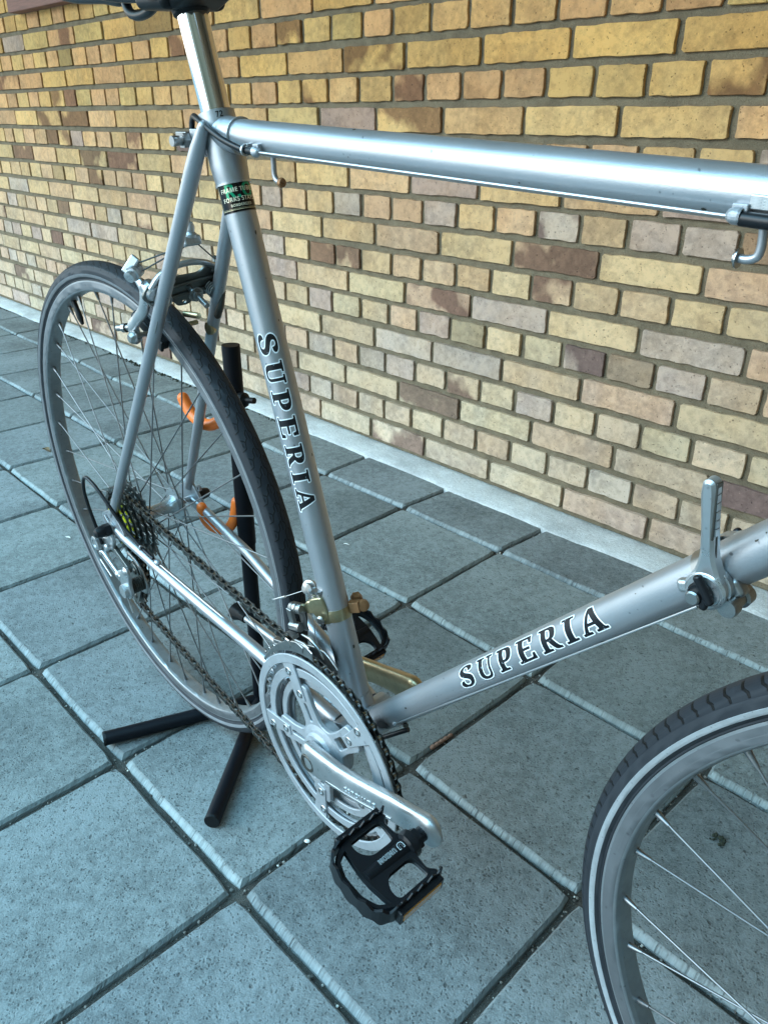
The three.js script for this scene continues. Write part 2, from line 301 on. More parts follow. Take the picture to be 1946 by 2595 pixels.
// ---------------------------------------------------------------- ground and pavement
{
  const g = new THREE.PlaneGeometry(300, 300, 1, 1); g.rotateX(-Math.PI / 2); g.translate(0, -0.05, 0);
  const u = g.attributes.uv, p = g.attributes.position; for (let i = 0; i < u.count; i++) u.setXY(i, p.getX(i), p.getZ(i));
  tag(part('ground', g, mat.ground), null, null, null, 'structure');
}
const KZ = -0.155, WALL_Z = -0.235, COURSE = 0.0661, WALL_Y0 = 0.0185;
{
  // the bed of sand that the slabs lie in shows in the joints
  const NX = 160, NZ = 46, bed = new THREE.PlaneGeometry(8, 2.6, NX, NZ); bed.rotateX(-Math.PI / 2); bed.translate(-1.6, -0.0105, KZ + 1.3 - 0.06);
  const p = bed.attributes.position, u = bed.attributes.uv, r = rng(4);
  for (let i = 0; i < p.count; i++) { p.setY(i, p.getY(i) + (r() - 0.5) * 0.004); u.setXY(i, p.getX(i), p.getZ(i)); }
  bed.computeVertexNormals();
  const pavement = part('pavement', bed, mat.sand); tag(pavement, null, null, null, 'structure');
  const off = { '0,3': [0.1, -1.7], '1,3': [-1, -0.6], '2,3': [2.2, -0.9], '-2,2': [-3.4, 3.3], '-3,2': [-10.8, -0.2], '2,2': [2, -2.2], '3,2': [-4.9, 4.3], '1,1': [-5.2, -8.6], '2,1': [4.7, 1], '3,1': [5.3, 1.3], '1,0': [-9.5, -2], '0,0': [-6.8, -2.7], '-1,0': [5.5, 2.7], '-8,0': [18.7, 7], '-6,0': [16.4, -0.4], '-5,0': [4.4, 11.2], '-5,1': [5, -2.1] };
  const R = rng(77);
  const corner = (i, j) => { const o = off[i + ',' + j] || [(i < -4 ? 8 : 0) + (R() - 0.5) * 4, (R() - 0.5) * 4]; return j < 0 ? [i * 0.3 + o[0] / 1000 * 0 + (R() - 0.5) * 0.004, KZ - 0.012] : [i * 0.3 + o[0] / 1000, j * 0.3 + o[1] / 1000]; };
  const C = {}; for (let i = -15; i <= 6; i++) for (let j = -1; j <= 7; j++) C[i + ',' + j] = corner(i, j);
  for (let j = -1; j < 7; j++) for (let i = -15; i < 6; i++) {
    const q = [C[i + ',' + j], C[(i + 1) + ',' + j], C[(i + 1) + ',' + (j + 1)], C[i + ',' + (j + 1)]];
    // joints: wider along the wall, narrower across it
    const jx = 0.0040 + R() * 0.0014, jz = 0.0042 + R() * 0.0012;
    const c4 = [[q[0][0] + jx, q[0][1] + jz], [q[1][0] - jx, q[1][1] + jz], [q[2][0] - jx, q[2][1] - jz], [q[3][0] + jx, q[3][1] - jz]];
    const N = 12, o = [], y0 = (R() - 0.5) * 0.0024, tx = (R() - 0.5) * 0.006, tz = (R() - 0.5) * 0.006, cx = (c4[0][0] + c4[2][0]) / 2, cz = (c4[0][1] + c4[2][1]) / 2;
    const nrm = [[0, -1], [1, 0], [0, 1], [-1, 0]], ins = [0.0035, 0.0035, 0.0080, 0.0035], drop = [0.0042, 0.0048, 0.0072, 0.0048];
    for (let s = 0; s < 4; s++) {
      const p1 = R() * 6, p2 = R() * 6, sp = (s + 3) % 4, sn = (s + 1) % 4;
      for (let k = 0; k < N; k++) {
        const t = k / N, a = c4[s], b = c4[(s + 1) % 4], jit = 0.0004 * Math.sin(t * 9 + p1) + 0.0003 * Math.sin(t * 23 + p2) + (R() - 0.5) * 0.0002, iw = 1 + 0.10 * Math.sin(t * 11 + p2) + (R() - 0.5) * 0.03;
        let x = lerp(a[0], b[0], t) + nrm[s][0] * jit, z = lerp(a[1], b[1], t) + nrm[s][1] * jit, ix = -nrm[s][0] * ins[s] * iw, iz = -nrm[s][1] * ins[s] * iw, dr = drop[s];
        if (k === 0) { ix -= nrm[sp][0] * ins[sp]; iz -= nrm[sp][1] * ins[sp]; x += (-nrm[s][0] - nrm[sp][0]) * 0.0024; z += (-nrm[s][1] - nrm[sp][1]) * 0.0024; dr = Math.max(drop[s], drop[sp]) + 0.001; }
        else if (k === 1) dr = lerp(drop[s], drop[sp], 0.15);
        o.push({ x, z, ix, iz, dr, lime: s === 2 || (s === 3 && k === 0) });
      }
    }
    const pos = [], col = [], idx = [], n = o.length, tone = 0.86 + R() * 0.28, blue = 0.98 + R() * 0.04;
    const H = (x, z) => y0 + tx * (x - cx) + tz * (z - cz);
    const put = (x, y, z, k) => { pos.push(x, y, z); col.push(tone * k, tone * k, tone * k * blue); };
    put(cx, H(cx, cz), cz, 1);
    for (const a of o) { const x = a.x + a.ix, z = a.z + a.iz; put(x, H(x, z), z, 1.0); }
    for (const a of o) { const x = a.x + a.ix * 0.55, z = a.z + a.iz * 0.55; put(x, H(x, z) - a.dr * 0.30, z, a.lime ? 1.45 : 1.06); }  // yard-side bevels lightened: the low side light put into their colour
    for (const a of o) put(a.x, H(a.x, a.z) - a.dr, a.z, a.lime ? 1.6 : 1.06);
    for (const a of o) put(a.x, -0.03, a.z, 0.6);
    for (let k = 0; k < n; k++) { const m = (k + 1) % n; idx.push(0, 1 + m, 1 + k); for (let w = 0; w < 3; w++) { const a = 1 + w * n + k, b = 1 + w * n + m; idx.push(a, b, a + n, b, b + n, a + n); } }
    let g = new THREE.BufferGeometry(); g.setAttribute('position', new THREE.Float32BufferAttribute(pos, 3)); g.setAttribute('color', new THREE.Float32BufferAttribute(col, 3)); g.setIndex(idx);
    const ox = R() * 3, oz = R() * 3, uv = []; for (let k = 0; k < pos.length; k += 3) uv.push(pos[k] + ox, pos[k + 2] + oz + pos[k + 1]);
    g.setAttribute('uv', new THREE.Float32BufferAttribute(uv, 2)); g = toCreasedNormals(g, 0.38);
    if (j === -1 && i < -14) continue;
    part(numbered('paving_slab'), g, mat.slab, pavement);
  }
  // grains and bits of gravel lying in the joints
  const grain = new THREE.IcosahedronGeometry(1, 0), cnt = 5200, inst = new THREE.InstancedMesh(grain, mat.grit, cnt), mm = new THREE.Matrix4(), qq = new THREE.Quaternion(), cc = new THREE.Color();
  for (let k = 0; k < cnt; k++) {
    const alongX = R() < 0.55, i = Math.floor(R() * 15) - 9, j = Math.floor(R() * 5);
    const c = C[i + ',' + j], d = alongX ? C[(i + 1) + ',' + j] : C[i + ',' + Math.max(-1, j - 1)], t = R(), sc = 0.0006 + 0.0019 * R() ** 3;
    const x = lerp(c[0], d[0], t) + (R() - 0.5) * (alongX ? 0 : 0.007), z = lerp(c[1], d[1], t) + (R() - 0.5) * (alongX ? 0.008 : 0);
    qq.setFromEuler(new THREE.Euler(R() * 6, R() * 6, R() * 6)); mm.compose(V(x, -0.0085 + sc * 0.6, z), qq, V(sc, sc * (0.6 + 0.4 * R()), sc * (0.8 + 0.5 * R()))); inst.setMatrixAt(k, mm);
    const v = R() < 0.10 ? 1.6 + R() * 0.9 : 0.2 + R() * 0.7; inst.setColorAt(k, cc.setRGB(v, v * 0.97, v * 0.92));
  }
  inst.name = 'joint_gravel'; shadow(inst); inst.userData.kind = 'stuff'; pavement.add(inst);
}

// ---------------------------------------------------------------- brick wall
const wall = thing('brick_wall', 'yellow and buff brick wall with recessed grey mortar behind the bicycle', 'wall');
{
  const R = rng(2024);
  const mz = WALL_Z - 0.0072, X0 = -9, X1 = 5;
  // mortar: an uneven sheet, recessed behind the brick faces, in front of the solid wall
  const nx = 260, ny = 80, mg = new THREE.PlaneGeometry(6.2, 1.62, nx, ny), mp = mg.attributes.position, mu = mg.attributes.uv;
  for (let i = 0; i < mp.count; i++) { const x = mp.getX(i) - 1.6, y = mp.getY(i) + 0.805; mp.setXYZ(i, x, y, mz + (R() - 0.5) * 0.0022); mu.setXY(i, x, y); }
  mg.computeVertexNormals();
  part('mortar', mg, mat.mortar, wall);
  const core = new THREE.BoxGeometry(X1 - X0, 2.56, 0.24); core.translate((X0 + X1) / 2, 1.27, mz - 0.006 - 0.12); part('wall_core', core, mat.mortar, wall);
  // sloping concrete kerb along the foot of the wall
  const pr = [[KZ + 0.004, -0.02], [KZ, -0.001], [KZ - 0.010, 0.0055], [KZ - 0.026, 0.0098], [KZ - 0.055, 0.0135], [KZ - 0.077, 0.0152], [KZ - 0.0835, 0.0120], [mz - 0.003, 0.0110]], kn = 420, kp = [], ku = [], ki = [];
  for (let i = 0; i <= kn; i++) {
    const x = lerp(-5.2, 2.4, i / kn), e = 0.0032 * Math.sin(x * 7.1) + 0.0022 * Math.sin(x * 19 + 1) + (R() - 0.5) * 0.0028;
    pr.forEach(([z, y], k) => { const f = k < 3 ? 1 : 0.35; kp.push(x, y + (k > 1 && k < 6 ? (R() - 0.5) * 0.0009 : 0), z + e * f); ku.push(x, z * 1.3 - y); });
  }
  for (let i = 0; i < kn; i++) for (let k = 0; k < pr.length - 1; k++) { const a = i * pr.length + k, b = a + pr.length; ki.push(a, b, a + 1, b, b + 1, a + 1); }
  const kg = new THREE.BufferGeometry(); kg.setAttribute('position', new THREE.Float32BufferAttribute(kp, 3)); kg.setAttribute('uv', new THREE.Float32BufferAttribute(ku, 2)); kg.setIndex(ki); kg.computeVertexNormals();
  part('kerb', kg, mat.kerb, wall);

  const tones = [[0.68, 0.395, 0.130], [0.66, 0.390, 0.130], [0.61, 0.340, 0.110], [0.68, 0.370, 0.150], [0.62, 0.330, 0.140], [0.58, 0.370, 0.130], [0.67, 0.405, 0.145], [0.58, 0.310, 0.130], [0.65, 0.365, 0.140], [0.58, 0.330, 0.110]];
  const pinks = [[0.42, 0.26, 0.185], [0.40, 0.245, 0.18], [0.46, 0.32, 0.23]];
  function brick(x0, x1, y0, y1, lod) {
    const n1 = lod ? 2 : Math.max(3, Math.round((x1 - x0) / 0.020)), n2 = 3, o = [], j = 0.0014, cr = 0.0016 + R() * 0.0022, z = WALL_Z + (R() - 0.5) * 0.003, rot = (R() - 0.5) * 0.010;
    const cs = [[x0, y0], [x1, y0], [x1, y1], [x0, y1]], cx = (x0 + x1) / 2, cy = (y0 + y1) / 2;
    for (let s = 0; s < 4; s++) {
      const a = cs[s], b = cs[(s + 1) % 4], n = s % 2 ? n2 : n1, L = Math.hypot(b[0] - a[0], b[1] - a[1]), ux = (b[0] - a[0]) / L, uy = (b[1] - a[1]) / L;
      for (let k = 0; k <= n; k++) { const c = cr * (0.6 + 0.8 * R()), t = k === 0 ? c : k === n ? L - c : L * k / n + (R() - 0.5) * 0.006, q = (R() - 0.5) * 2 * j * (k && k < n ? 1 : 0.4); o.push([a[0] + ux * t - uy * q, a[1] + uy * t + ux * q]); }
    }
    const pos = [cx, cy, z + 0.0002], idx = [], n = o.length;
    const P = (x, y) => [cx + (x - cx) - rot * (y - cy), cy + (y - cy) + rot * (x - cx)];
    for (const [x, y] of o) { const d = Math.hypot(x - cx, y - cy), k = 1 - (0.0006 + R() * 0.0010) / d, [a, b] = P(cx + (x - cx) * k, cy + (y - cy) * k); pos.push(a, b, z + (R() - 0.5) * 0.0007); }
    for (const [x, y] of o) { const [a, b] = P(x, y); pos.push(a, b, z - 0.0010 - R() * 0.0008); }
    for (const [x, y] of o) { const [a, b] = P(x, y); pos.push(a, b, mz - 0.004); }
    for (let k = 0; k < n; k++) { const m = (k + 1) % n; idx.push(0, 1 + k, 1 + m); for (let w = 0; w < 2; w++) { const a = 1 + w * n + k, b = 1 + w * n + m; idx.push(a, a + n, b, b, a + n, b + n); } }
    let g = new THREE.BufferGeometry(); g.setAttribute('position', new THREE.Float32BufferAttribute(pos, 3)); g.setIndex(idx);
    const ox = R() * 3, oy = R() * 3, uv = []; for (let k = 0; k < pos.length; k += 3) uv.push(pos[k] + ox + (pos[k + 2] - z), pos[k + 1] + oy);
    g.setAttribute('uv', new THREE.Float32BufferAttribute(uv, 2));
    const low = clamp(1 - cy / 0.95, 0, 1), t = R() < 0.06 + 0.18 * low ? pinks[Math.floor(R() * 3)] : tones[Math.floor(R() * tones.length)], v = 0.9 + R() * 0.2, dark = R() < 0.025 ? 0.6 : 1;
    const pale = R() < 0.35 ? [0.54, 0.43, 0.36] : [0.57, 0.50, 0.40], mixIn = 0.95 * Math.pow(low, 0.85), col3 = [0, 1, 2].map((k) => lerp(t[k], lerp(t[k], pale[k], 0.8), mixIn) * v * dark);  // courses pale toward the ground: bluer low light put into the brick colour
    const c = []; for (let k = 0; k < pos.length / 3; k++) c.push(...col3);
    g.setAttribute('color', new THREE.Float32BufferAttribute(c, 3));
    return fin(toCreasedNormals(g, 0.3));
  }
  const all = [];
  const offS = [0.0713, 0.1824, 0.0859, 0.2024, 0.0937, 0.2086, 0.0979, 0.196, 0.09, 0.19, 0.085, 0.2], offH = [0.0203, 0.0232, 0.0307, 0.04, 0.04, 0.041, 0.0358, 0.0475, 0.04, 0.035, 0.03, 0.03];
  const cam = camera.position;
  for (let n = 0; n < 22; n++) {
    const head = n % 2 === 1, pitch = head ? 0.1097 : 0.2194, o = (head ? offH : offS)[n >> 1];
    let x = o - pitch * Math.ceil((o + 4.6) / pitch), edge = x;
    const yb = WALL_Y0 + n * COURSE + (R() - 0.5) * 0.002, wob = R() * 6;
    while (x < 1.5) {
      let next = x + pitch; const real = next + (x < -0.3 || x > 0.5 ? (R() - 0.5) * 0.012 : (R() - 0.5) * 0.004);
      const jw = 0.0046 + R() * 0.0026, jb = 0.0066 + R() * 0.0014, w = 0.0014 * Math.sin(x * 3 + wob);
      const x0 = edge + jw, x1 = real - jw, y0 = yb + jb + w + (R() - 0.5) * 0.002, y1 = yb + COURSE - jb + w + (R() - 0.5) * 0.002;
      if (!(n >= 18 && x0 > -2.34 && x1 < -1.0 && n < 19)) all.push({ x0, x1, y0: n === 0 ? Math.max(y0, 0.0225) : y0, y1, d: Math.hypot((x0 + x1) / 2 - cam.x, (y0 + y1) / 2 - cam.y, WALL_Z - cam.z), inView: (x0 + x1) / 2 < 0.85 - 0.25 * y0 });
      edge = real; x = next;
    }
  }
  const order = all.filter((b) => b.inView).sort((a, b) => a.d - b.d), near = new Set(order.slice(0, 298)), rest = [[], []];
  for (const b of all) {
    const s = R() < 0.11 ? 1 : 0, g = brick(b.x0, b.x1, b.y0, b.y1, !near.has(b) && b.d > 2.6);
    if (near.has(b)) part(numbered('brick'), g, s ? mat.brickStained : mat.brick, wall); else rest[s].push(g);
  }
  const far = part('brick_courses', mergeGeometries(rest[0]), mat.brick, wall); far.userData.kind = 'stuff';
  const far2 = part('brick_courses', mergeGeometries(rest[1]), mat.brickStained, far); far2.userData.kind = 'stuff'; far2.name = 'stained_bricks';
  // red tile sill of a window higher up
  const sill = part('window_sill', M(box(V(-1.85, 1.222, WALL_Z + 0.008), 0.92, 0.046, 0.075, undefined, undefined, 0.004), box(V(-0.92, 1.222, WALL_Z + 0.008), 0.925, 0.046, 0.075, undefined, undefined, 0.004)), mat.sill, wall);
  sill.userData.label = 'red tile window sill jutting from the wall';
}
// a house added unseen, only to shut off light from that side
{
  const h = thing('added_blocker', 'added unseen house across the yard behind the photographer', 'blocker');
  const g = new THREE.BoxGeometry(9, 4.2, 5); g.translate(6.1, 2.05, 5.9); part('wall', g, mat.mortar, h);
  const r = new THREE.BoxGeometry(9.5, 0.25, 5.5); r.translate(6.1, 4.27, 5.9); part('roof', r, mat.sill, h);
  const e = new THREE.BoxGeometry(0.25, 2.4, 1.7); e.translate(2.35, 1.15, 0.62); part('added_end_wall', e, mat.mortar, wall);  // unseen wall added to shade the right-hand side
}
// unseen roof, shaped to keep the overhead sky off wall and pavement
{
  const g = new THREE.BoxGeometry(13, 0.22, 1.72); g.translate(-2, 2.31, WALL_Z - 0.1 + 0.86);
  const f = new THREE.BoxGeometry(13, 0.3, 0.04); f.translate(-2, 2.28, WALL_Z - 0.1 + 1.742);
  const roof = thing('unseen_canopy_roof', 'unseen canopy roof over the walkway, shaped for the light it keeps off', 'roof');
  part('soffit', g, mat.soffit, roof); part('fascia', f, mat.soffit, roof);
}

// ---------------------------------------------------------------- the bicycle
const YB = 0.3532;
const bike = thing('road_bicycle', 'silver road bicycle with black lettering, held upright by a black stand', 'bicycle');
{
  const e1 = V(0.99959958, 0, 0.02829622), e2 = V(-0.00133791, 0.99888156, 0.04726343), e3 = V(-0.02826458, -0.04728236, 0.99848159);
  bike.quaternion.setFromRotationMatrix(new THREE.Matrix4().makeBasis(e1, e2, e3));
  bike.position.set(0.2626, 0.3526, 0.7703).addScaledVector(e2, -YB);
}
const P = (x, y, w) => V(x, y + YB, w);
const BB = [0.443, -0.094];

// ---- frame
const ST0 = P(0.4395, -0.094, 0), ST1 = P(0.2864, 0.4993, 0), TT0 = P(0.291, 0.4828, 0), TT1 = P(0.8335, 0.4603, 0), DT0 = P(0.4395, -0.0995, 0), DT1 = P(0.866, 0.345, 0);
const frame = part('frame', M(
  // bottom bracket shell and its lugs
  lathe(P(BB[0], BB[1], -0.034), V(0, 0, 1), [[0.0001, 0], [0.0190, 0], [0.0202, 0.001], [0.0202, 0.067], [0.0190, 0.068], [0.0001, 0.068]]),
  sweep([along(DT0, DT1, 0.02), along(DT0, DT1, 0.055), along(DT0, DT1, 0.066)], [0.0168, 0.0162, 0.0150], { n: 24 }),
  sweep([along(ST0, ST1, 0.02), along(ST0, ST1, 0.05), along(ST0, ST1, 0.062)], [0.0168, 0.0160, 0.0149], { n: 24 }),
  // seat lug: collar, its flared lower edge and the socket for the top tube
  sweep([along(ST0, ST1, 0.905), along(ST0, ST1, 0.912), along(ST0, ST1, 0.93), along(ST0, ST1, 0.985), along(ST0, ST1, 1.0)], [0.0150, 0.0163, 0.0163, 0.0160, 0.0158], { n: 32 }),
  sweep([along(TT0, TT1, -0.005), along(TT0, TT1, 0.045), along(TT0, TT1, 0.055), along(TT0, TT1, 0.058)], [0.0152, 0.0150, 0.0146, 0.0133], { n: 32 }),
  // clamp ears behind the lug
  box(P(0.268, 0.476, 0.0085), 0.022, 0.022, 0.006), box(P(0.268, 0.476, -0.0085), 0.022, 0.022, 0.006),
), mat.paint, bike);
part('seat_tube', sweep([ST0, along(ST0, ST1, 0.5), along(ST0, ST1, 0.96)], 0.0143, { n: 36 }), mat.paint, frame);
part('top_tube', sweep([TT0, along(TT0, TT1, 0.5), TT1], 0.0132, { n: 36 }), mat.paint, frame);
part('down_tube', sweep([DT0, along(DT0, DT1, 0.5), DT1], 0.0145, { n: 36 }), mat.paint, frame);
part('head_tube', sweep([P(0.842, 0.49, 0), P(0.884, 0.325, 0)], 0.0172, { n: 24 }), mat.paint, frame);
for (const s of [1, -1]) {
  const a = P(0.2945, 0.487, 0.0205 * s), b = P(0.001, 0.020, 0.058 * s);
  // seat stay with its slanted cap on the lug
  const top = a.clone().lerp(b, -0.006), pts = [top, a.clone().lerp(b, 0.03), a.clone().lerp(b, 0.075), a.clone().lerp(b, 0.5), b];
  const g = sweep(pts, (t) => t < 0.03 ? lerp(0.0045, 0.0068, t / 0.03) : t < 0.08 ? lerp(0.0068, 0.0076, (t - 0.03) / 0.05) : lerp(0.0076, 0.0062, t), { n: 22, dome: true });
  part('seat_stay', g, mat.paint, frame);
  part('chain_stay', sweep([P(0.004, -0.001, 0.060 * s), P(0.030, -0.006, 0.0595 * s), P(0.055, -0.0105, 0.058 * s), P(0.15, -0.0265, 0.053 * s), P(0.28, -0.0525, 0.040 * s), P(0.425, -0.087, 0.024 * s)], (t) => t < 0.1 ? lerp(0.0052, 0.0062, t / 0.1) : lerp(0.0062, 0.0088, (t - 0.1) / 0.9), { n: 22 }), mat.paint, frame);
  // dropout plate
  const sh = rounded([[-0.030, 0.012], [-0.012, 0.021], [0.006, 0.030], [0.016, 0.022], [0.034, 0.002], [0.034, -0.012], [0.008, -0.015], [-0.006, -0.016], [-0.028, -0.006]], 0.006);
  round_(sh, 0, 0, 0.0048);
  const dg = plate(sh, 0.0045); dg.translate(0, YB, s > 0 ? 0.0575 : -0.062);
  part('dropout', s < 0 ? M(dg, lathe(P(0.028, 0.026, -0.057), V(0, 0, -1), [[0.0025, 0], [0.0048, 0], [0.0048, 0.004], [0.0025, 0.004]])) : dg, mat.paint, frame);
}
// the seam rings and chips of paint
part('lug_edge', M(sweep([along(TT0, TT1, 0.0565), along(TT0, TT1, 0.0580)], 0.0150, { n: 32 }), sweep([along(ST0, ST1, 0.9035), along(ST0, ST1, 0.9062)], 0.0158, { n: 32 })), mat.alu, frame);
{
  const R = rng(9), chips = [], tubes = [[ST0, ST1, 0.0143, 16], [TT0, TT1, 0.0132, 16], [DT0, DT1, 0.0145, 26]];
  for (const [a, b, r, n] of tubes) {
    const [t, nv, bv] = frameAlong(b.clone().sub(a));
    for (let k = 0; k < n; k++) {
      const f = 0.1 + 0.8 * R(), an = R() * 2 * Math.PI, d = nv.clone().multiplyScalar(Math.cos(an)).addScaledVector(bv, Math.sin(an)), p = along(a, b, f).addScaledVector(d, r + 0.00012), s = 0.0004 + 0.0010 * R() ** 2;
      const pts = []; for (let q = 0; q < 6; q++) pts.push([Math.cos(q) * s * (0.5 + R()), Math.sin(q) * s * (0.5 + R()) * 1.5]);
      const g = new THREE.ShapeGeometry(poly(pts)); g.place(basis(p, new THREE.Vector3().crossVectors(t, d), t, d)); chips.push(g);
    }
  }
  const c = part('paint_chips', M(chips), mat.darkSteel, frame); c.userData.kind = 'stuff';
}
// curved label lying on a tube: axis a-b, centred at distance s along it, centred on direction dir, width along the axis, height round the tube
function tubeLabel(name, a, b, r, s, dir, w, h, m, parent) {
  const t = b.clone().sub(a).normalize(), d = dir.clone().sub(t.clone().multiplyScalar(dir.dot(t))).normalize(), q = new THREE.Vector3().crossVectors(t, d), c = a.clone().addScaledVector(t, s);
  const N = 20, pos = [], nor = [], uv = [], idx = [];
  for (let i = 0; i <= N; i++) for (let j = 0; j <= 1; j++) {
    const an = (i / N - 0.5) * h / r, n = d.clone().multiplyScalar(Math.cos(an)).addScaledVector(q, Math.sin(an)), p = c.clone().addScaledVector(t, (j - 0.5) * w).addScaledVector(n, r + 0.00035);
    pos.push(p.x, p.y, p.z); nor.push(n.x, n.y, n.z); uv.push(j, 1 - i / N);
  }
  for (let i = 0; i < N; i++) { const k = i * 2; idx.push(k, k + 2, k + 1, k + 1, k + 2, k + 3); }
  const g = new THREE.BufferGeometry(); g.setAttribute('position', new THREE.Float32BufferAttribute(pos, 3)); g.setAttribute('normal', new THREE.Float32BufferAttribute(nor, 3)); g.setAttribute('uv', new THREE.Float32BufferAttribute(uv, 2)); g.setIndex(idx);
  return part(name, g, m, parent);
}
const decalMat = (t, o = {}) => std({ map: t, transparent: true, alphaTest: 0, roughness: 0.4, ...o });
function superia(seed) {
  return canvasTex(1536, 224, (c, w, h) => {
    c.clearRect(0, 0, w, h);
    // slab-serif capitals drawn one by one
    const word = 'SUPERIA', R = rng(seed);
    c.font = 'bold 205px serif'; c.textAlign = 'center'; c.textBaseline = 'alphabetic'; c.lineJoin = 'round';
    const cell = [110, 335, 560, 780, 1015, 1205, 1400], sx = [1.32, 1.08, 1.18, 1.22, 1.12, 1.25, 1.13];
    for (const pass of [0, 1]) [...word].forEach((ch, i) => {
      c.save(); c.translate(cell[i], 190); c.scale(sx[i] * 1.12, 1.16);
      if (pass) { c.fillStyle = '#05070f'; c.fillText(ch, 0, 0); c.lineWidth = 5; c.strokeStyle = '#05070f'; c.strokeText(ch, 0, 0); } else { c.lineWidth = 20; c.strokeStyle = '#eef2f4'; c.strokeText(ch, 0, 0); }
      c.restore();
    });
    // scuffs
    c.strokeStyle = 'rgba(170,185,195,0.95)'; for (let k = 0; k < 26; k++) { c.lineWidth = 1 + R() * 4; const x = R() * w, y = R() * h, a = R() * 3; c.beginPath(); c.moveTo(x, y); c.lineTo(x + Math.cos(a) * R() * 26, y + Math.sin(a) * R() * 26); c.stroke(); }
  });
}
const camBike = V(0.942, 0.514 + YB, 0.405);
{
  const toCam = (p) => camBike.clone().sub(p);
  const L = DT0.distanceTo(DT1), t = DT1.clone().sub(DT0).normalize();
  const s0 = V(0.5962, 0.0689 + YB, 0).sub(DT0).dot(t), s1 = V(0.7193, 0.1920 + YB, 0).sub(DT0).dot(t), sm = (s0 + s1) / 2 - 0.0005;
  const dir = toCam(DT0.clone().addScaledVector(t, sm)); 
  tubeLabel('lettering', DT0, DT1, 0.0145, sm, dir.clone().add(V(-0.04, 0.06, 0)), s1 - s0 + 0.017, 0.0232, decalMat(superia(3)), frame);
  const t2 = ST0.clone().sub(ST1).normalize(), q0 = V(0.3397, 0.3081 + YB, 0).sub(ST1).dot(t2), q1 = V(0.3814, 0.1593 + YB, 0).sub(ST1).dot(t2), qm = (q0 + q1) / 2;
  const d2 = toCam(ST1.clone().addScaledVector(t2, qm)); 
  tubeLabel('lettering', ST1, ST0, 0.0143, qm, d2.clone().add(V(-0.34, 0, 0.0)), (q1 - q0) + 0.026, 0.0232, decalMat(superia(8)), frame);
  // the maker's tube label below the lug
  const tubeSticker = canvasTex(512, 640, (c, W, H) => {
    c.translate(W, 0); c.rotate(Math.PI / 2); const w = H, h = W;
    c.fillStyle = '#0a0a0c'; c.fillRect(0, 0, w, h); c.strokeStyle = '#d9c9a2'; c.lineWidth = 7; c.strokeRect(22, 30, w - 44, h - 60); c.lineWidth = 3; c.strokeRect(36, 44, w - 72, h - 88);
    c.textAlign = 'center'; c.fillStyle = '#1f9c72'; c.font = 'bold 250px sans-serif'; c.fillText('R.O', w / 2 + 20, 345);
    c.fillStyle = '#e8dcc0'; c.font = 'bold 46px sans-serif'; c.fillText('GUARANTEED built', w / 2, 108); c.font = 'bold 74px sans-serif'; c.fillText('FRAME TUBES', w / 2, 270); c.fillText('FORKS STAYS', w / 2, 384); c.font = 'bold 46px sans-serif'; c.fillText('BONDERIZED', w / 2 + 10, 446);
  });
  const sd = V(0.3237, 0.4377 + YB, 0).sub(ST1).dot(t2), p = ST1.clone().addScaledVector(t2, sd);
  tubeLabel('tube_label', ST0, ST1, 0.0143, ST0.distanceTo(p) + 0.004, toCam(p).add(V(0.38, 0, 0)), 0.0350, 0.044, decalMat(tubeSticker, { roughness: 0.18, transparent: false, metalness: 0.2 }), frame);
  const num = canvasTex(64, 128, (c, w, h) => { c.clearRect(0, 0, w, h); c.fillStyle = '#141414'; c.font = 'bold 62px sans-serif'; c.textAlign = 'center'; c.translate(w / 2, h / 2); c.rotate(Math.PI / 2); c.fillText('72', 0, 22); });
  tubeLabel('size_stamp', ST0, ST1, 0.0160, ST0.distanceTo(ST1) - 0.0045, toCam(ST1).add(V(0.28, 0, 0)), 0.0065, 0.012, decalMat(num), frame);
}
// grime where the tyre throws dirt at the foot of the seat tube and behind the down tube
{
  const g = canvasTex(256, 256, (c, w, h) => { c.clearRect(0, 0, w, h); const R = rng(12); for (let k = 0; k < 1500; k++) { const a = R() * 6.28, r = R() * R() * 112; c.fillStyle = 'rgba(18,20,22,' + (0.10 * (1 - r / 112)).toFixed(3) + ')'; c.beginPath(); c.arc(w / 2 + Math.cos(a) * r, h / 2 + Math.sin(a) * r, 5 + R() * 9, 0, 6.3); c.fill(); } });
  const m = decalMat(g, { roughness: 0.7 });
  tubeLabel('grime', ST0, ST1, 0.0143, 0.088, V(-0.4, 0.2, 1), 0.07, 0.034, m, frame); tubeLabel('grime', DT0, DT1, 0.0145, 0.062, V(0.2, -0.3, 1), 0.06, 0.040, m, frame);
}
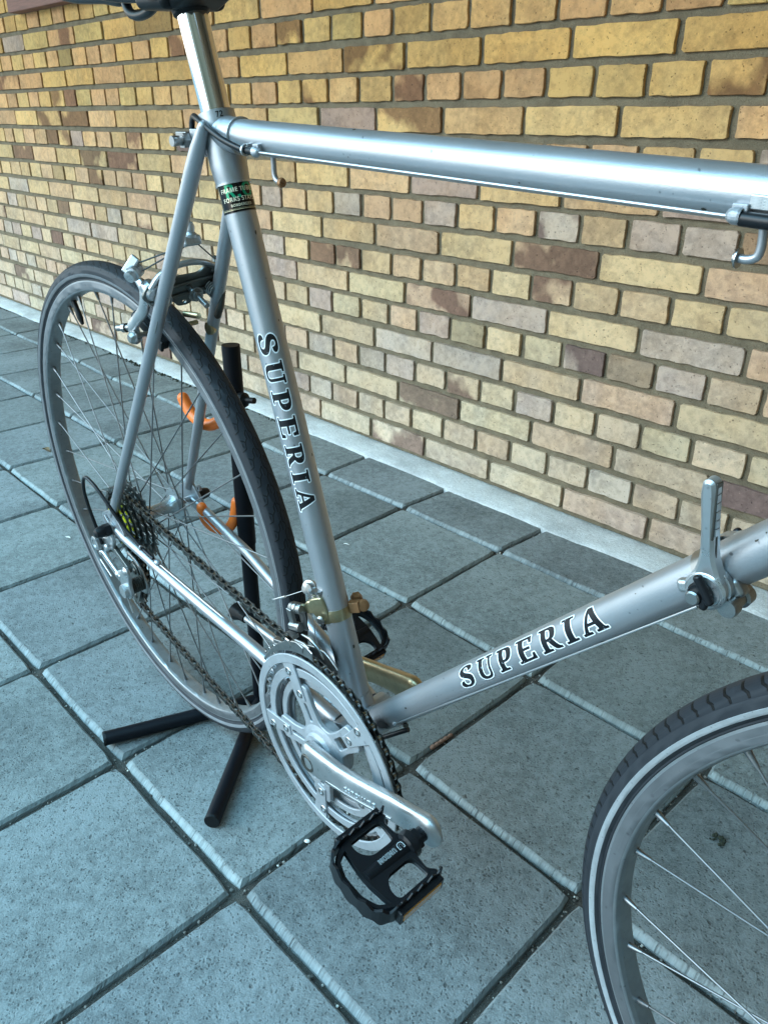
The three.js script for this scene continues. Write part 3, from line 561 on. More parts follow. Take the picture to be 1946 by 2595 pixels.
// ---- seat post and saddle
const seatpost = part('seat_post', sweep([along(ST0, ST1, 0.97), along(ST0, ST1, 1.17)], 0.0129, { n: 40 }), mat.chrome, bike);
{
  const saddle = part('saddle', (() => {
    // leather shell: rows across, swept from nose to tail
    const rows = [], N = 22, K = 20, pos = [], idx = [];
    for (let i = 0; i <= N; i++) {
      const t = i / N, x = lerp(0.36, 0.075, t), wd = t < 0.45 ? lerp(0.018, 0.030, t / 0.45) : lerp(0.030, 0.075, Math.pow((t - 0.45) / 0.55, 1.1)) * (t > 0.9 ? 1 - (t - 0.9) * 1.4 : 1), top = 0.660 + 0.012 * Math.pow(2 * t - 1, 2), side = t < 0.4 ? 0.030 : lerp(0.030, 0.048, (t - 0.4) / 0.6);
      for (let k = 0; k <= K; k++) { const a = lerp(-1, 1, k / K), e = Math.sign(a) * Math.pow(Math.abs(a), 0.8); pos.push(x, top + YB - side * Math.pow(Math.abs(a), 3.2), wd * Math.sin(e * Math.PI / 2)); }
    }
    for (let i = 0; i < N; i++) for (let k = 0; k < K; k++) { const a = i * (K + 1) + k, b = a + K + 1; idx.push(a, a + 1, b, a + 1, b + 1, b); }
    const g = new THREE.BufferGeometry(); g.setAttribute('position', new THREE.Float32BufferAttribute(pos, 3)); g.setIndex(idx); g.computeVertexNormals();
    const h = g.clone(); h.translate(0, -0.006, 0); return M(g, h);
  })(), mat.black, bike);
  for (const s of [1, -1]) part('saddle_rail', sweep(curve([P(0.345, 0.640, 0.008 * s), P(0.31, 0.600, 0.012 * s), P(0.27, 0.588, 0.020 * s), P(0.20, 0.588, 0.024 * s), P(0.14, 0.600, 0.034 * s), P(0.09, 0.630, 0.050 * s)], 24), 0.0035, { n: 10 }), mat.black, saddle);
  part('saddle_clamp', M(
    lathe(along(ST0, ST1, 1.121), ST1.clone().sub(ST0), [[0.013, 0], [0.0155, 0.002], [0.0165, 0.008], [0.0175, 0.016], [0.016, 0.026], [0.0001, 0.027]]),
    box(P(0.252, 0.5875, 0), 0.050, 0.024, 0.062, V(1, -0.06, 0), V(0.06, 1, 0), 0.007), box(P(0.281, 0.5872, 0.0), 0.030, 0.020, 0.050, V(1, 0.3, 0), V(-0.3, 1, 0), 0.006),
    prism(P(0.258, 0.590, 0.030), V(0, 0, 1), 0.0085, 0.008), prism(P(0.258, 0.590, -0.030), V(0, 0, -1), 0.0085, 0.008)), mat.matBlack, saddle);
  // loop of the saddle bag strap hanging behind the post
  part('strap_loop', M(sweep(curve([P(0.232, 0.590, 0.006), P(0.205, 0.5795, 0.004), P(0.178, 0.5775, 0.003), P(0.163, 0.5815, 0.002), P(0.154, 0.590, 0.0), P(0.149, 0.605, 0.0)], 24), 0.0044, { n: 10 }),
    sweep(curve([P(0.151, 0.6005, 0.0), P(0.150, 0.5930, 0), P(0.110, 0.5965, 0), P(0.045, 0.6025, 0), P(-0.02, 0.615, 0)], 20), 0.0050, { n: 10 })), mat.black, saddle);
}
// seat bolt with the brake cable hanger
part('seat_bolt', M(rod(P(0.252, 0.478, 0.014), P(0.252, 0.478, -0.014), 0.003), prism(P(0.254, 0.478, 0.0125), V(0, 0, 1), 0.0068, 0.006), sweep([P(0.254, 0.478, 0.0185), P(0.254, 0.478, 0.0285)], (t) => 0.0042 + 0.0003 * Math.sin(t * 40), { n: 14 }), box(P(0.240, 0.482, 0), 0.018, 0.005, 0.022)), mat.steel, bike);

// ---- rear brake cable along the top tube, its stops and the pump pegs
{
  const cab = part('brake_cable', rod(P(0.3680, 0.4716, 0.0168), P(0.7600, 0.4546, 0.0162), 0.0009, { n: 8 }), mat.cable, bike);
  part('cable_housing', sweep(curve([P(0.2425, 0.4735, 0.0), P(0.2423, 0.484, 0.0), P(0.2480, 0.4925, 0.002), P(0.2600, 0.4965, 0.007), P(0.2780, 0.4955, 0.0145), P(0.3000, 0.4895, 0.0195), P(0.3250, 0.4800, 0.0205), P(0.3480, 0.4731, 0.0175), P(0.3570, 0.4722, 0.0168)], 50), 0.0026, { n: 14 }), mat.black, cab);
  part('ferrule', rod(P(0.3555, 0.4723, 0.0168), P(0.3640, 0.4719, 0.0168), 0.0031), mat.black, cab); part('ferrule', rod(P(0.7655, 0.4540, 0.0162), P(0.785, 0.4531, 0.0162), 0.0036), mat.black, cab); part('cable_housing', rod(P(0.785, 0.4531, 0.0162), P(0.84, 0.452, 0.019), 0.0026), mat.black, cab);
  for (const [x, y, d] of [[0.3690, 0.4716, 1], [0.7600, 0.4547, -1]]) part('cable_stop', M(lathe(P(x - 0.006 * d, y + 0.0003, 0.0166), V(d, -0.043 * d, 0), [[0.0036, 0], [0.0042, 0.001], [0.0042, 0.004], [0.0030, 0.0065], [0.0012, 0.0078], [0.0001, 0.0078]], 20), box(P(x - 0.004 * d, y + 0.003, 0.0125), 0.008, 0.006, 0.008)), mat.paint, cab);
  part('cable_clip', M(lathe(P(0.3505, 0.4728, 0.0170), V(1, -0.1, 0), [[0.0030, 0], [0.0046, 0], [0.0046, 0.002], [0.0030, 0.002]], 18), box(P(0.352, 0.475, 0.0135), 0.004, 0.005, 0.006)), mat.alu, cab); part('stop_plate', box(P(0.792, 0.4605, 0.0135), 0.05, 0.007, 0.002, V(1, -0.04, 0), V(0.04, 1, 0)), mat.alu, cab);
}
for (const pts of [[[0.3652, 0.468], [0.3650, 0.4605], [0.3648, 0.4540], [0.3668, 0.4496], [0.3708, 0.4482], [0.3725, 0.4480]], [[0.7695, 0.452], [0.7705, 0.4440], [0.7706, 0.4385], [0.7694, 0.4345], [0.7655, 0.4328], [0.7605, 0.4328]]]) {
  const c = curve(pts.map(([x, y]) => P(x, y, 0)), 24), e = c[24], d = e.clone().sub(c[20]).normalize();
  const g = part('pump_peg', sweep(c, 0.0023, { n: 14 }), mat.paint, bike);
  part('peg_flange', pts[0][0] < 0.5 ? lathe(e.clone().addScaledVector(d, -0.001), d, [[0.0001, 0], [0.0036, 0.0004], [0.0040, 0.0022], [0.0034, 0.004], [0.0018, 0.0042], [0.0001, 0.003]], 20) : lathe(e.clone().addScaledVector(d, -0.0005), d, [[0.0023, 0], [0.0050, 0.0003], [0.0050, 0.0012], [0.0030, 0.0016], [0.0026, 0.003], [0.0001, 0.0032]], 20), pts[0][0] < 0.5 ? mat.rusty : mat.steel, g);
}
// ---- gear levers on the down tube
{
  const t = DT1.clone().sub(DT0).normalize();
  const at = (x, y, w) => P(x, y, w);
  const band = part('lever_clamp', M(sweep([DT0.clone().addScaledVector(t, P(0.7815, 0.256, 0).sub(DT0).dot(t) - 0.006), DT0.clone().addScaledVector(t, P(0.7815, 0.256, 0).sub(DT0).dot(t) + 0.006)], 0.0155, { n: 32 }),
    box(P(0.795, 0.2545, 0.010), 0.016, 0.012, 0.010, V(0.75, 0.66, 0), V(-0.66, 0.75, 0), 0.003), lathe(P(0.7985, 0.2475, 0.022), V(0, 0, -1), [[0.0001, 0], [0.0055, 0.0004], [0.0062, 0.0025], [0.0062, 0.007], [0.0048, 0.0085], [0.0048, 0.016], [0.0066, 0.017], [0.0066, 0.024], [0.0001, 0.025]], 22)), mat.steel, bike);
  for (const s of [1, -1]) {
    const c = s > 0 ? [0.7860, 0.2560] : [0.7790, 0.2590], w0 = 0.0165 * s, ax = V(0, 0, s);
    const grp = part('gear_lever', M(
      // boss
      lathe(at(c[0], c[1], w0 * 0.9), ax, [[0.0125, 0], [0.0128, 0.0045], [0.0112, 0.0052], [0.0120, 0.0060], [0.0122, 0.0098], [0.0106, 0.0110], [0.0098, 0.0106], [0.0094, 0.0116], [0.0001, 0.0116]], 36),
      // arm: squared blade, waisted above the boss and rounded at the tip
      (() => {
        const up = s > 0 ? V(-0.120, 0.993, 0.045) : V(0.60, 0.80, -0.05); up.normalize();
        const fw = V(1, 0, 0).addScaledVector(up, -up.x).normalize(), sd = new THREE.Vector3().crossVectors(fw, up);
        const sh = rounded([[-0.0112, 0.002], [-0.0062, 0.014], [-0.0042, 0.022], [-0.0040, 0.040], [-0.0046, 0.060], [-0.0034, 0.0675], [0.0000, 0.0690], [0.0034, 0.0675], [0.0040, 0.060], [0.0036, 0.040], [0.0040, 0.022], [0.0062, 0.014], [0.0112, 0.002]], 0.004);
        const g = plate(sh, 0.0100, 0.0018); g.translate(0, 0, -0.0062); g.place(basis(at(c[0], c[1], w0 + 0.0045 * s), fw, up, sd)); return g;
      })(),
      // stubby cable tail
      box(at(c[0] - 0.0125, c[1] - 0.0045, w0 + 0.003 * s), 0.012, 0.0085, 0.007, V(0.93, 0.36, 0), V(-0.36, 0.93, 0), 0.0028)), mat.alu, band);
    // ribbed grip face on the front edge
    if (s > 0) {
      const up = V(-0.120, 0.993, 0.045).normalize(), fw = V(1, 0, 0).addScaledVector(up, -up.x).normalize(), o = at(c[0], c[1], w0 + 0.0045);
      const q = (y, z) => o.clone().addScaledVector(up, y).addScaledVector(fw, z);
      const rib = []; for (let k = 0; k < 6; k++) { const y = 0.0370 + k * 0.0052, xo = lerp(0.0040, 0.0044, k / 5); rib.push(box(q(y, xo), 0.0042, 0.0046, 0.0012, V(0, 0, 1), up, 0.0004)); }
      part('lever_grip', M(box(q(0.050, 0.0038), 0.0062, 0.034, 0.0011, V(0, 0, 1), up.clone().addScaledVector(fw, 0.045), 0.0004)), mat.darkSteel, grp).userData.label = 'dark inset with raised ribs on the lever';
      part('grip_rib', M(rib), mat.alu, grp);
      part('lever_groove', box(q(0.026, 0.0040), 0.0014, 0.020, 0.0008, V(0, 0, 1), up, 0.0003), mat.darkSteel, grp);
    }
    // black wing nut with a bright screw in it
    const wn = part('wing_nut', M(lathe(at(c[0] - 0.001, c[1] - 0.001, w0 + 0.0095 * s), ax, [[0.0072, 0], [0.0072, 0.003], [0.0062, 0.0044], [0.0001, 0.0044]], 24),
      box(at(c[0] + 0.0015, c[1] + 0.0035, w0 + 0.0135 * s), 0.0050, 0.0190, 0.0050, V(0.8, 0.6, 0), V(-0.45, 0.9, 0), 0.002), box(at(c[0] + 0.0035, c[1] - 0.0035, w0 + 0.0130 * s), 0.0050, 0.0120, 0.0045, V(1, -0.2, 0), V(0.2, 1, 0), 0.002)), mat.black, band);
    part('screw', lathe(at(c[0] - 0.0030, c[1] - 0.0030, w0 + 0.012 * s), ax, [[0.0044, 0], [0.0044, 0.0042], [0.0036, 0.0052], [0.0001, 0.0055]], 20), mat.steel, wn);
  }
  const dc = part('shift_cable', M(rod(P(0.7805, 0.2385, 0.0175), P(0.5065, -0.0430, 0.0125), 0.0008, { n: 8 })), mat.cable, bike);
  part('cable_guide', M(lathe(P(0.5030, -0.0425, 0.0045), V(0.1, -0.6, 0.8), [[0.0034, 0], [0.0042, 0.002], [0.0042, 0.008], [0.0030, 0.010], [0.0001, 0.0105]], 20), rod(P(0.506, -0.0455, 0.0095), P(0.513, -0.0440, 0.0075), 0.0012)), mat.paint, dc);
  part('guide_screw', lathe(P(0.5125, -0.0442, 0.0070), V(1, 0.1, 0), [[0.0001, 0], [0.0026, 0], [0.0026, 0.003], [0.0001, 0.003]], 12), mat.darkSteel, dc);
  // black housing under the bottom bracket
  part('cable_liner', sweep(curve([P(0.515, -0.051, 0.004), P(0.480, -0.078, 0.022), P(0.455, -0.098, 0.028), P(0.425, -0.105, 0.022), P(0.400, -0.085, 0.018)], 24), 0.0026, { n: 10 }), mat.black, dc);
}

// ---------------------------------------------------------------- wheels
// ring swept round the w axis: profile [[r, w], ...]; u runs round, v across, both in metres
function ring(profile, seg = 180, closed = false) {
  const pos = [], uv = [], idx = [], n = profile.length, len = [0]; for (let k = 1; k < n; k++) len.push(len[k - 1] + Math.hypot(profile[k][0] - profile[k - 1][0], profile[k][1] - profile[k - 1][1]));
  for (let i = 0; i <= seg; i++) { const a = i / seg * 2 * Math.PI, c = Math.cos(a), s = Math.sin(a); profile.forEach(([r, w], k) => { pos.push(r * c, r * s, w); uv.push(a * 0.33, len[k]); }); }
  for (let i = 0; i < seg; i++) for (let k = 0; k < n - 1; k++) { const a = i * n + k, b = a + n; idx.push(a, b, a + 1, b, b + 1, a + 1); }
  const g = new THREE.BufferGeometry(); g.setAttribute('position', new THREE.Float32BufferAttribute(pos, 3)); g.setAttribute('uv', new THREE.Float32BufferAttribute(uv, 2)); g.setIndex(idx);
  return toCreasedNormals(g, 0.7);
}
function treadTex(front, height) {
  return canvasTex(512, 512, (c, w, h) => {
    // u: one 52 mm repeat, v: 34 mm across the crown
    c.fillStyle = height ? '#ffffff' : '#ffffff'; c.fillRect(0, 0, w, h);
    const R = rng(5); if (!height) for (let k = 0; k < 5000; k++) { const v = 215 + R() * 40 | 0; c.fillStyle = `rgb(${v},${v},${v})`; c.fillRect(R() * w, R() * h, 2, 2); }
    c.strokeStyle = height ? '#000' : '#1c1d20'; c.lineCap = 'round'; c.lineJoin = 'round';
    const line = (pts, lw) => { c.lineWidth = lw; for (const d of [-w, 0, w]) { c.beginPath(); pts.forEach(([x, y], i) => i ? c.lineTo(x + d, y) : c.moveTo(x + d, y)); c.stroke(); } };
    if (front) {
      for (let k = 0; k < 4; k++) { const x = k * w / 4; for (const s of [0, 1]) { const f = (v) => s ? h - v : v, o = s ? w / 8 : 0; line([[x + o + 14, f(20)], [x + o + 20, f(62)], [x + o + 52, f(104)], [x + o + 70, f(196)]], 19); } }
    } else {
      const p = w / 2;
      for (let k = 0; k < 2; k++) {
        const x = k * p;
        for (const s of [0, 1]) { const f = (v) => s ? h - v : v, o = s ? p / 2 : 0;
          line([[x + o, f(26)], [x + o + 20, f(92)], [x + o + 110, f(118)], [x + o + 150, f(160)], [x + o + p - 40, f(160)], [x + o + p, f(196)]], 17);
          line([[x + o + 110, f(118)], [x + o + 150, f(62)]], 14); line([[x + o + 130, f(205)], [x + o + p - 6, f(205)]], 14); line([[x + o + 60, f(60)], [x + o + 100, f(60)]], 12);
        }
        line([[x + 10, h / 2 - 18], [x + 80, h / 2 - 18], [x + 110, h / 2 + 18], [x + p - 20, h / 2 + 18], [x + p + 10, h / 2 - 18]], 15);
      }
    }
  }, !height, true);
}
const treadMat = (front) => { const a = treadTex(front, false), b = treadTex(front, true); for (const t of [a, b]) t.repeat.set(1 / (front ? 0.054 : 0.040), 1 / 0.0345); return phys({ color: rgb(0.016, 0.019, 0.024), map: a, bumpMap: b, bumpScale: 0.0014, roughness: 0.6, specularIntensity: 0.6 }); };
const spokeShape = new Map();
function makeWheel(name, front) {
  const rim = part(name, ring([[0.3175, 0.0098], [0.3178, 0.0112], [0.3165, 0.0116], [0.3062, 0.0112], [0.3046, 0.0100], [0.3032, 0.0066], [0.3026, 0], [0.3032, -0.0066], [0.3046, -0.0100], [0.3062, -0.0112], [0.3165, -0.0116], [0.3178, -0.0112], [0.3175, -0.0098]], 200), mat.rim, bike);
  for (const s of [1, -1]) part('brake_track', ring([[0.3160, 0.01165 * s], [0.3155, 0.01175 * s], [0.3112, 0.01165 * s], [0.3108, 0.0119 * s], [0.3070, 0.01155 * s], [0.3067, 0.0113 * s]], 200), mat.rimBrake, rim);
  const tyre = part('tyre', ring([[0.3168, 0.0100], [0.3185, 0.0116], [0.3196, 0.0112], [0.3206, 0.0122], [0.3235, 0.0139], [0.3268, 0.0144], [0.3298, 0.0139], [0.3324, 0.0125], [0.3328, 0.0122], [0.3328, -0.0122], [0.3324, -0.0125], [0.3298, -0.0139], [0.3268, -0.0144], [0.3235, -0.0139], [0.3206, -0.0122], [0.3196, -0.0112], [0.3185, -0.0116], [0.3168, -0.0100]], 220), mat.tyre, rim);
  const crown = []; for (let k = 0; k <= 14; k++) { const a = lerp(-1.05, 1.05, k / 14); crown.push([0.3262 + 0.01385 * Math.cos(a) - 0.0, 0.0147 * Math.sin(a) * 0.985]); }
  // keep the tread a hair proud at its edges
  part('tread', ring([[crown[0][0] - 0.0008, crown[0][1]], ...crown, [crown[14][0] - 0.0008, crown[14][1]]].reverse(), 240), treadMat(front), rim);
  for (const s of [1, -1]) part('reflective_stripe', ring([[0.3222, 0.01325 * s], [0.3224, 0.01352 * s], [0.3238, 0.01425 * s], [0.3252, 0.01455 * s], [0.3262, 0.01468 * s], [0.3263, 0.0143 * s]], 220), front ? mat.stripe : mat.stripeWorn, rim);
  // hub
  const fl = front ? [0.034, -0.034, 0.0185] : [0.020, -0.034, 0.0222], br = front ? 0.0078 : 0.0092;
  const hub = part('hub', M(lathe(V(0, 0, fl[1] - 0.005), V(0, 0, 1), [[0.0001, 0], [0.013, 0], [0.0135, 0.003], [fl[2] + 0.003, 0.0042], [fl[2] + 0.003, 0.0068], [0.0145, 0.0085], [br + 0.001, 0.017], [br, 0.026], [br, fl[0] - fl[1] - 0.014], [0.0145, fl[0] - fl[1] + 0.0015], [fl[2] + 0.003, fl[0] - fl[1] + 0.0032], [fl[2] + 0.003, fl[0] - fl[1] + 0.0058], [0.0135, fl[0] - fl[1] + 0.007], [0.0001, fl[0] - fl[1] + 0.007]], 40), rod(V(0, 0, -0.085), V(0, 0, 0.080), 0.0047, { n: 12 })), mat.aluPol, rim);
  const ph = front ? 2.5071 : 1.5670;
  for (let k = 0; k < 36; k++) {
    const s = k % 2 ? -1 : 1, sg = front ? [1, 1, -1, -1][k % 4] : [1, -1, -1, 1][k % 4], a = ph + k * Math.PI / 18, h = a + sg * Math.PI / 3, w = s > 0 ? fl[0] : fl[1], o = (k % 4 < 2 ? 1 : -1) * 0.0018;
    const n = V(0.3040 * Math.cos(a), 0.3040 * Math.sin(a), s * 0.0012), f = V(fl[2] * Math.cos(h), fl[2] * Math.sin(h), w + o), d = f.clone().sub(n).normalize();
    const e1 = n.clone().addScaledVector(d, 0.0125), off = V(0, 0, 0);
    part('spoke', M(rod(n, f, 0.00095, { n: 7, caps: false }), sweep([n.clone().addScaledVector(d, -0.001), n.clone().addScaledVector(d, 0.002), n.clone().addScaledVector(d, 0.0024), e1], [0.0026, 0.0026, 0.0018, 0.00155], { n: 9 })), mat.spoke, rim);
  }
  return rim;
}
const rear = makeWheel('rear_wheel', false); rear.position.copy(P(0, 0, 0));
{
  const a = 1.5670 + 2.5 * Math.PI / 18, d = V(-Math.cos(a), -Math.sin(a), 0), p = V(0.303 * Math.cos(a), 0.303 * Math.sin(a), 0);
  part('valve', M(sweep([p, p.clone().addScaledVector(d, 0.010), p.clone().addScaledVector(d, 0.0105), p.clone().addScaledVector(d, 0.0235)], [0.0036, 0.0034, 0.0040, 0.0041], { n: 14 }), sweep([p.clone().addScaledVector(d, 0.0235), p.clone().addScaledVector(d, 0.031)], [0.0041, 0.0026], { n: 14, dome: true })), mat.black, rear);
}
const fore = makeWheel('front_wheel', true);
{
  // axes of the front wheel in the bicycle's own frame
  const inv = bike.quaternion.clone().invert(), ax = (yaw, lean) => { const n0 = V(Math.sin(yaw), 0, Math.cos(yaw)), up = V(0, 1, 0); return [V(Math.cos(yaw), 0, -Math.sin(yaw)), up.clone().multiplyScalar(Math.cos(lean)).addScaledVector(n0, -Math.sin(lean)), n0.clone().multiplyScalar(Math.cos(lean)).addScaledVector(up, Math.sin(lean))].map((v) => v.applyQuaternion(inv)); };
  fore.quaternion.setFromRotationMatrix(new THREE.Matrix4().makeBasis(...ax(-0.059, -0.0584)));
  fore.position.copy(P(1.0727, -0.0149, 0.030));
  // fork: crown, two raked blades
  const fk = part('fork', M(box(P(0.893, 0.312, 0.004), 0.03, 0.024, 0.075, V(1, 0.25, 0.03), V(-0.25, 1, 0), 0.008)), mat.paint, bike);
  for (const s of [1, -1]) part('fork_blade', sweep(curve([P(0.895, 0.31, 0.004 + 0.032 * s), P(0.945, 0.17, 0.012 + 0.037 * s), P(0.99, 0.06, 0.020 + 0.042 * s), P(1.072, -0.0149, 0.030 + 0.048 * s)], 20), [0.0115, 0.0105, 0.008, 0.006], { n: 16 }), mat.paint, fk);
}
// axle ends, black dome nuts and washers of the rear hub
for (const s of [1, -1]) part('axle_nut', M(prism(P(0, 0, 0.0660 * s), V(0, 0, s), 0.0088, 0.009), lathe(P(0, 0, 0.0745 * s), V(0, 0, s), [[0.0082, 0], [0.0080, 0.007], [0.0066, 0.0118], [0.0035, 0.0145], [0.0001, 0.0150]], 24)), mat.black, rear.parent);
part('axle_washer', M(lathe(P(0, 0, 0.0622), V(0, 0, 1), [[0.0048, 0], [0.0105, 0], [0.0105, 0.0018], [0.0090, 0.0022], [0.0090, 0.0040], [0.0048, 0.004]], 26), box(P(-0.0095, 0.0085, 0.0640), 0.016, 0.006, 0.003, V(-0.75, 0.66, 0), V(0.66, 0.75, 0), 0.001)), mat.steel, bike);

// ---------------------------------------------------------------- freewheel
function toothed(r, teeth, depth, rin) {
  const s = new THREE.Shape(), n = teeth * 4;
  for (let i = 0; i < n; i++) { const q = i % 4, rr = q === 0 || q === 1 ? r - depth : r, a = (i + (q === 1 ? 0.25 : q === 0 ? -0.25 : q === 2 ? 0.15 : -0.15)) / n * Math.PI * 2; i ? s.lineTo(rr * Math.cos(a), rr * Math.sin(a)) : s.moveTo(rr * Math.cos(a), rr * Math.sin(a)); }
  s.closePath(); const p = new THREE.Path(); p.absarc(0, 0, rin, 0, Math.PI * 2, true); s.holes.push(p); return s;
}
{
  const fw = part('freewheel', lathe(P(0, 0, 0.024), V(0, 0, 1), [[0.012, 0], [0.027, 0], [0.0265, 0.030], [0.0215, 0.032], [0.0205, 0.034], [0.009, 0.0345]], 40), mat.sprocket, bike);
  [28, 25, 22, 19, 17, 14].forEach((t, i) => { const r = 0.0127 * t / (2 * Math.PI), g = plate(toothed(r + 0.003, t, 0.0062, Math.max(0.016, r - 0.013)), 0.0020, 0.0003, 20); g.rotateZ(i * 0.3); g.translate(0, YB, 0.0265 + i * 0.0052); part('sprocket', g, mat.sprocket, fw); });
  // the yellow spacer rings between the small sprockets
  for (const [w, r] of [[0.0515, 0.0300], [0.0465, 0.0322]]) part('spacer_ring', lathe(P(0, 0, w), V(0, 0, 1), [[r - 0.004, 0], [r, 0.0003], [r, 0.0018], [r - 0.004, 0.002]], 40), mat.yellow, fw);
}

// ---------------------------------------------------------------- chainset
const CW = 0.051, CR = 0.105;
{
  const z = (g, w) => { g.translate(BB[0], BB[1] + YB, w); return g; };
  const pol = (r, d) => [r * Math.cos(d * Math.PI / 180), r * Math.sin(d * Math.PI / 180)];
  const arms = [46, 118, 190, 262, 334], band = (r0, r1, a0, a1, n = 12) => { const o = []; for (let k = 0; k <= n; k++) o.push(pol(r1, lerp(a0, a1, k / n))); for (let k = n; k >= 0; k--) o.push(pol(r0, lerp(a0, a1, k / n))); return o; };
  const ringShape = (ro, ri) => { const s = new THREE.Shape(); s.absarc(0, 0, ro, 0, Math.PI * 2); const h = new THREE.Path(); h.absarc(0, 0, ri, 0, Math.PI * 2, true); s.holes.push(h); return s; };
  // spider with hub boss, slotted arms
  const spider = new THREE.Shape(); {
    const pts = []; arms.forEach((a) => { pts.push(pol(0.034, a - 24), pol(0.050, a - 14), pol(0.0735, a - 11.5), pol(0.0770, a - 6), pol(0.0770, a + 6), pol(0.0735, a + 11.5), pol(0.050, a + 14), pol(0.034, a + 24)); });
    const r = rounded(pts, 0.006); spider.curves = r.curves;
    for (const a of arms) { const q = (r2, d) => { const c = Math.cos(a * Math.PI / 180), s = Math.sin(a * Math.PI / 180); return [r2 * c - d * s, r2 * s + d * c]; }; hole(spider, a === 46 ? [q(0.036, -0.0065), q(0.0535, -0.0065), q(0.0535, 0.0065), q(0.036, 0.0065)] : [q(0.034, -0.0026), q(0.055, -0.0026), q(0.055, 0.0026), q(0.034, 0.0026)], a === 46 ? 0.003 : 0.0026); }
  }
  const cs = part('chainset', M(z(plate(spider, 0.0052, 0.0008, 24), 0.0540), lathe(P(BB[0], BB[1], 0.040), V(0, 0, 1), [[0.016, 0], [0.031, 0.004], [0.0325, 0.014], [0.0315, 0.0190], [0.0275, 0.0210], [0.0235, 0.0225], [0.0215, 0.0260], [0.0001, 0.0265]], 44)), mat.aluSatin, bike);
  part('chain_guard', z(plate(ringShape(0.1130, 0.1025), 0.0024, 0.0007, 96), 0.0592), mat.aluSatin, cs);
  // outer chainring: toothed, with a lighter inner web and five mounting tabs
  const big = toothed(CR + 0.003, 52, 0.0060, 0.0885); part('chainring', z(plate(big, 0.0030, 0.0004, 72), CW - 0.0015), mat.aluSatin, cs);
  part('chainring', z(plate(toothed(0.0849 + 0.003, 42, 0.006, 0.0690), 0.0028, 0.0004, 72), 0.0430), mat.aluSatin, cs);
  part('chainring_web', z(plate(ringShape(0.0955, 0.0855), 0.0024, 0.0006, 96), 0.0560), mat.aluSatin, cs);
  const tabs = []; for (const a of arms) tabs.push(z(plate(rounded([...band(0.0585, 0.1035, a - 6, a + 6, 4)].map((p) => p), 0.003), 0.0026, 0.0005), 0.0572 + 0.0008));
  part('guard_tab', M(tabs), mat.aluSatin, cs);
  part('inner_web', z(plate(ringShape(0.0800, 0.0715), 0.0030, 0.0008, 72), 0.0500), mat.aluSatin, cs);
  for (const a of arms) for (const r of [0.0665, 0.0925]) { const [x, y] = pol(r, a + (r > 0.08 ? 3 : 0)); part('chainring_bolt', lathe(P(BB[0] + x, BB[1] + y, 0.0594), V(0, 0, 1), [[0.0001, 0.0006], [0.0022, 0.0006], [0.0026, 0.0018], [0.0044, 0.0019], [0.0050, 0.0012], [0.0050, 0]], 18), mat.steel, cs); }
}
// crank arm, tapering to the pedal eye
const A0 = 14.0 * Math.PI / 180;
function crank(side, ang, w, m) {
  const dir = V(Math.cos(ang), Math.sin(ang), 0), o = P(BB[0] + (side > 0 ? 0.004 : 0), BB[1] + (side > 0 ? 0.003 : 0), w), up = V(-dir.y, dir.x, 0), pts = [], n = 48;
  for (let i = 0; i <= n; i++) { const t = 0.5 - 0.5 * Math.cos(Math.PI * i / n); pts.push(o.clone().addScaledVector(dir, lerp(-0.0175, 0.1875, t)).add(V(0, 0, side * (0.0035 * Math.sin(Math.PI * Math.min(1, t * 1.4)) + 0.004 * t)))); }
  const prof = (t) => { const rr = (d, L) => d >= L ? 1 : Math.sqrt(Math.max(0, 1 - (1 - d / L) ** 2)), e = rr(t, 0.085), f = rr(1 - t, 0.075); return Math.min(e, f) * (t < 0.35 ? lerp(0.0205, 0.0150, t / 0.35) : t < 0.82 ? 0.0150 - 0.0010 * (t - 0.35) : lerp(0.01453, 0.0160, (t - 0.82) / 0.18)) + 0.0003; };
  // squarish rounded section
  const g = sweep(pts, prof, { n: 36, sx: 1, sy: 0.46, hint: up, sq: 0.72 }), p = g.attributes.position, c = V(0, 0, 0);
  const body = part(side > 0 ? 'right_crank_arm' : 'left_crank_arm', M(g), m, bike);
  return { body, end: o.clone().addScaledVector(dir, 0.1710).add(V(0, 0, side * 0.004)), o, dir, up };
}
const rc = crank(1, A0, 0.0725, mat.aluPol); rc.body.name = 'crank_arm';
part('crank_bolt', M(lathe(rc.o.clone().add(V(0, 0, 0.0108)), V(0, 0, 1), [[0.0001, -0.004], [0.0068, -0.004], [0.0070, 0], [0.0098, 0.0006], [0.0104, 0], [0.0106, -0.002]], 30), prism(rc.o.clone().add(V(0, 0, 0.0068)), V(0, 0, 1), 0.0058, 0.0030)), mat.darkSteel, rc.body);
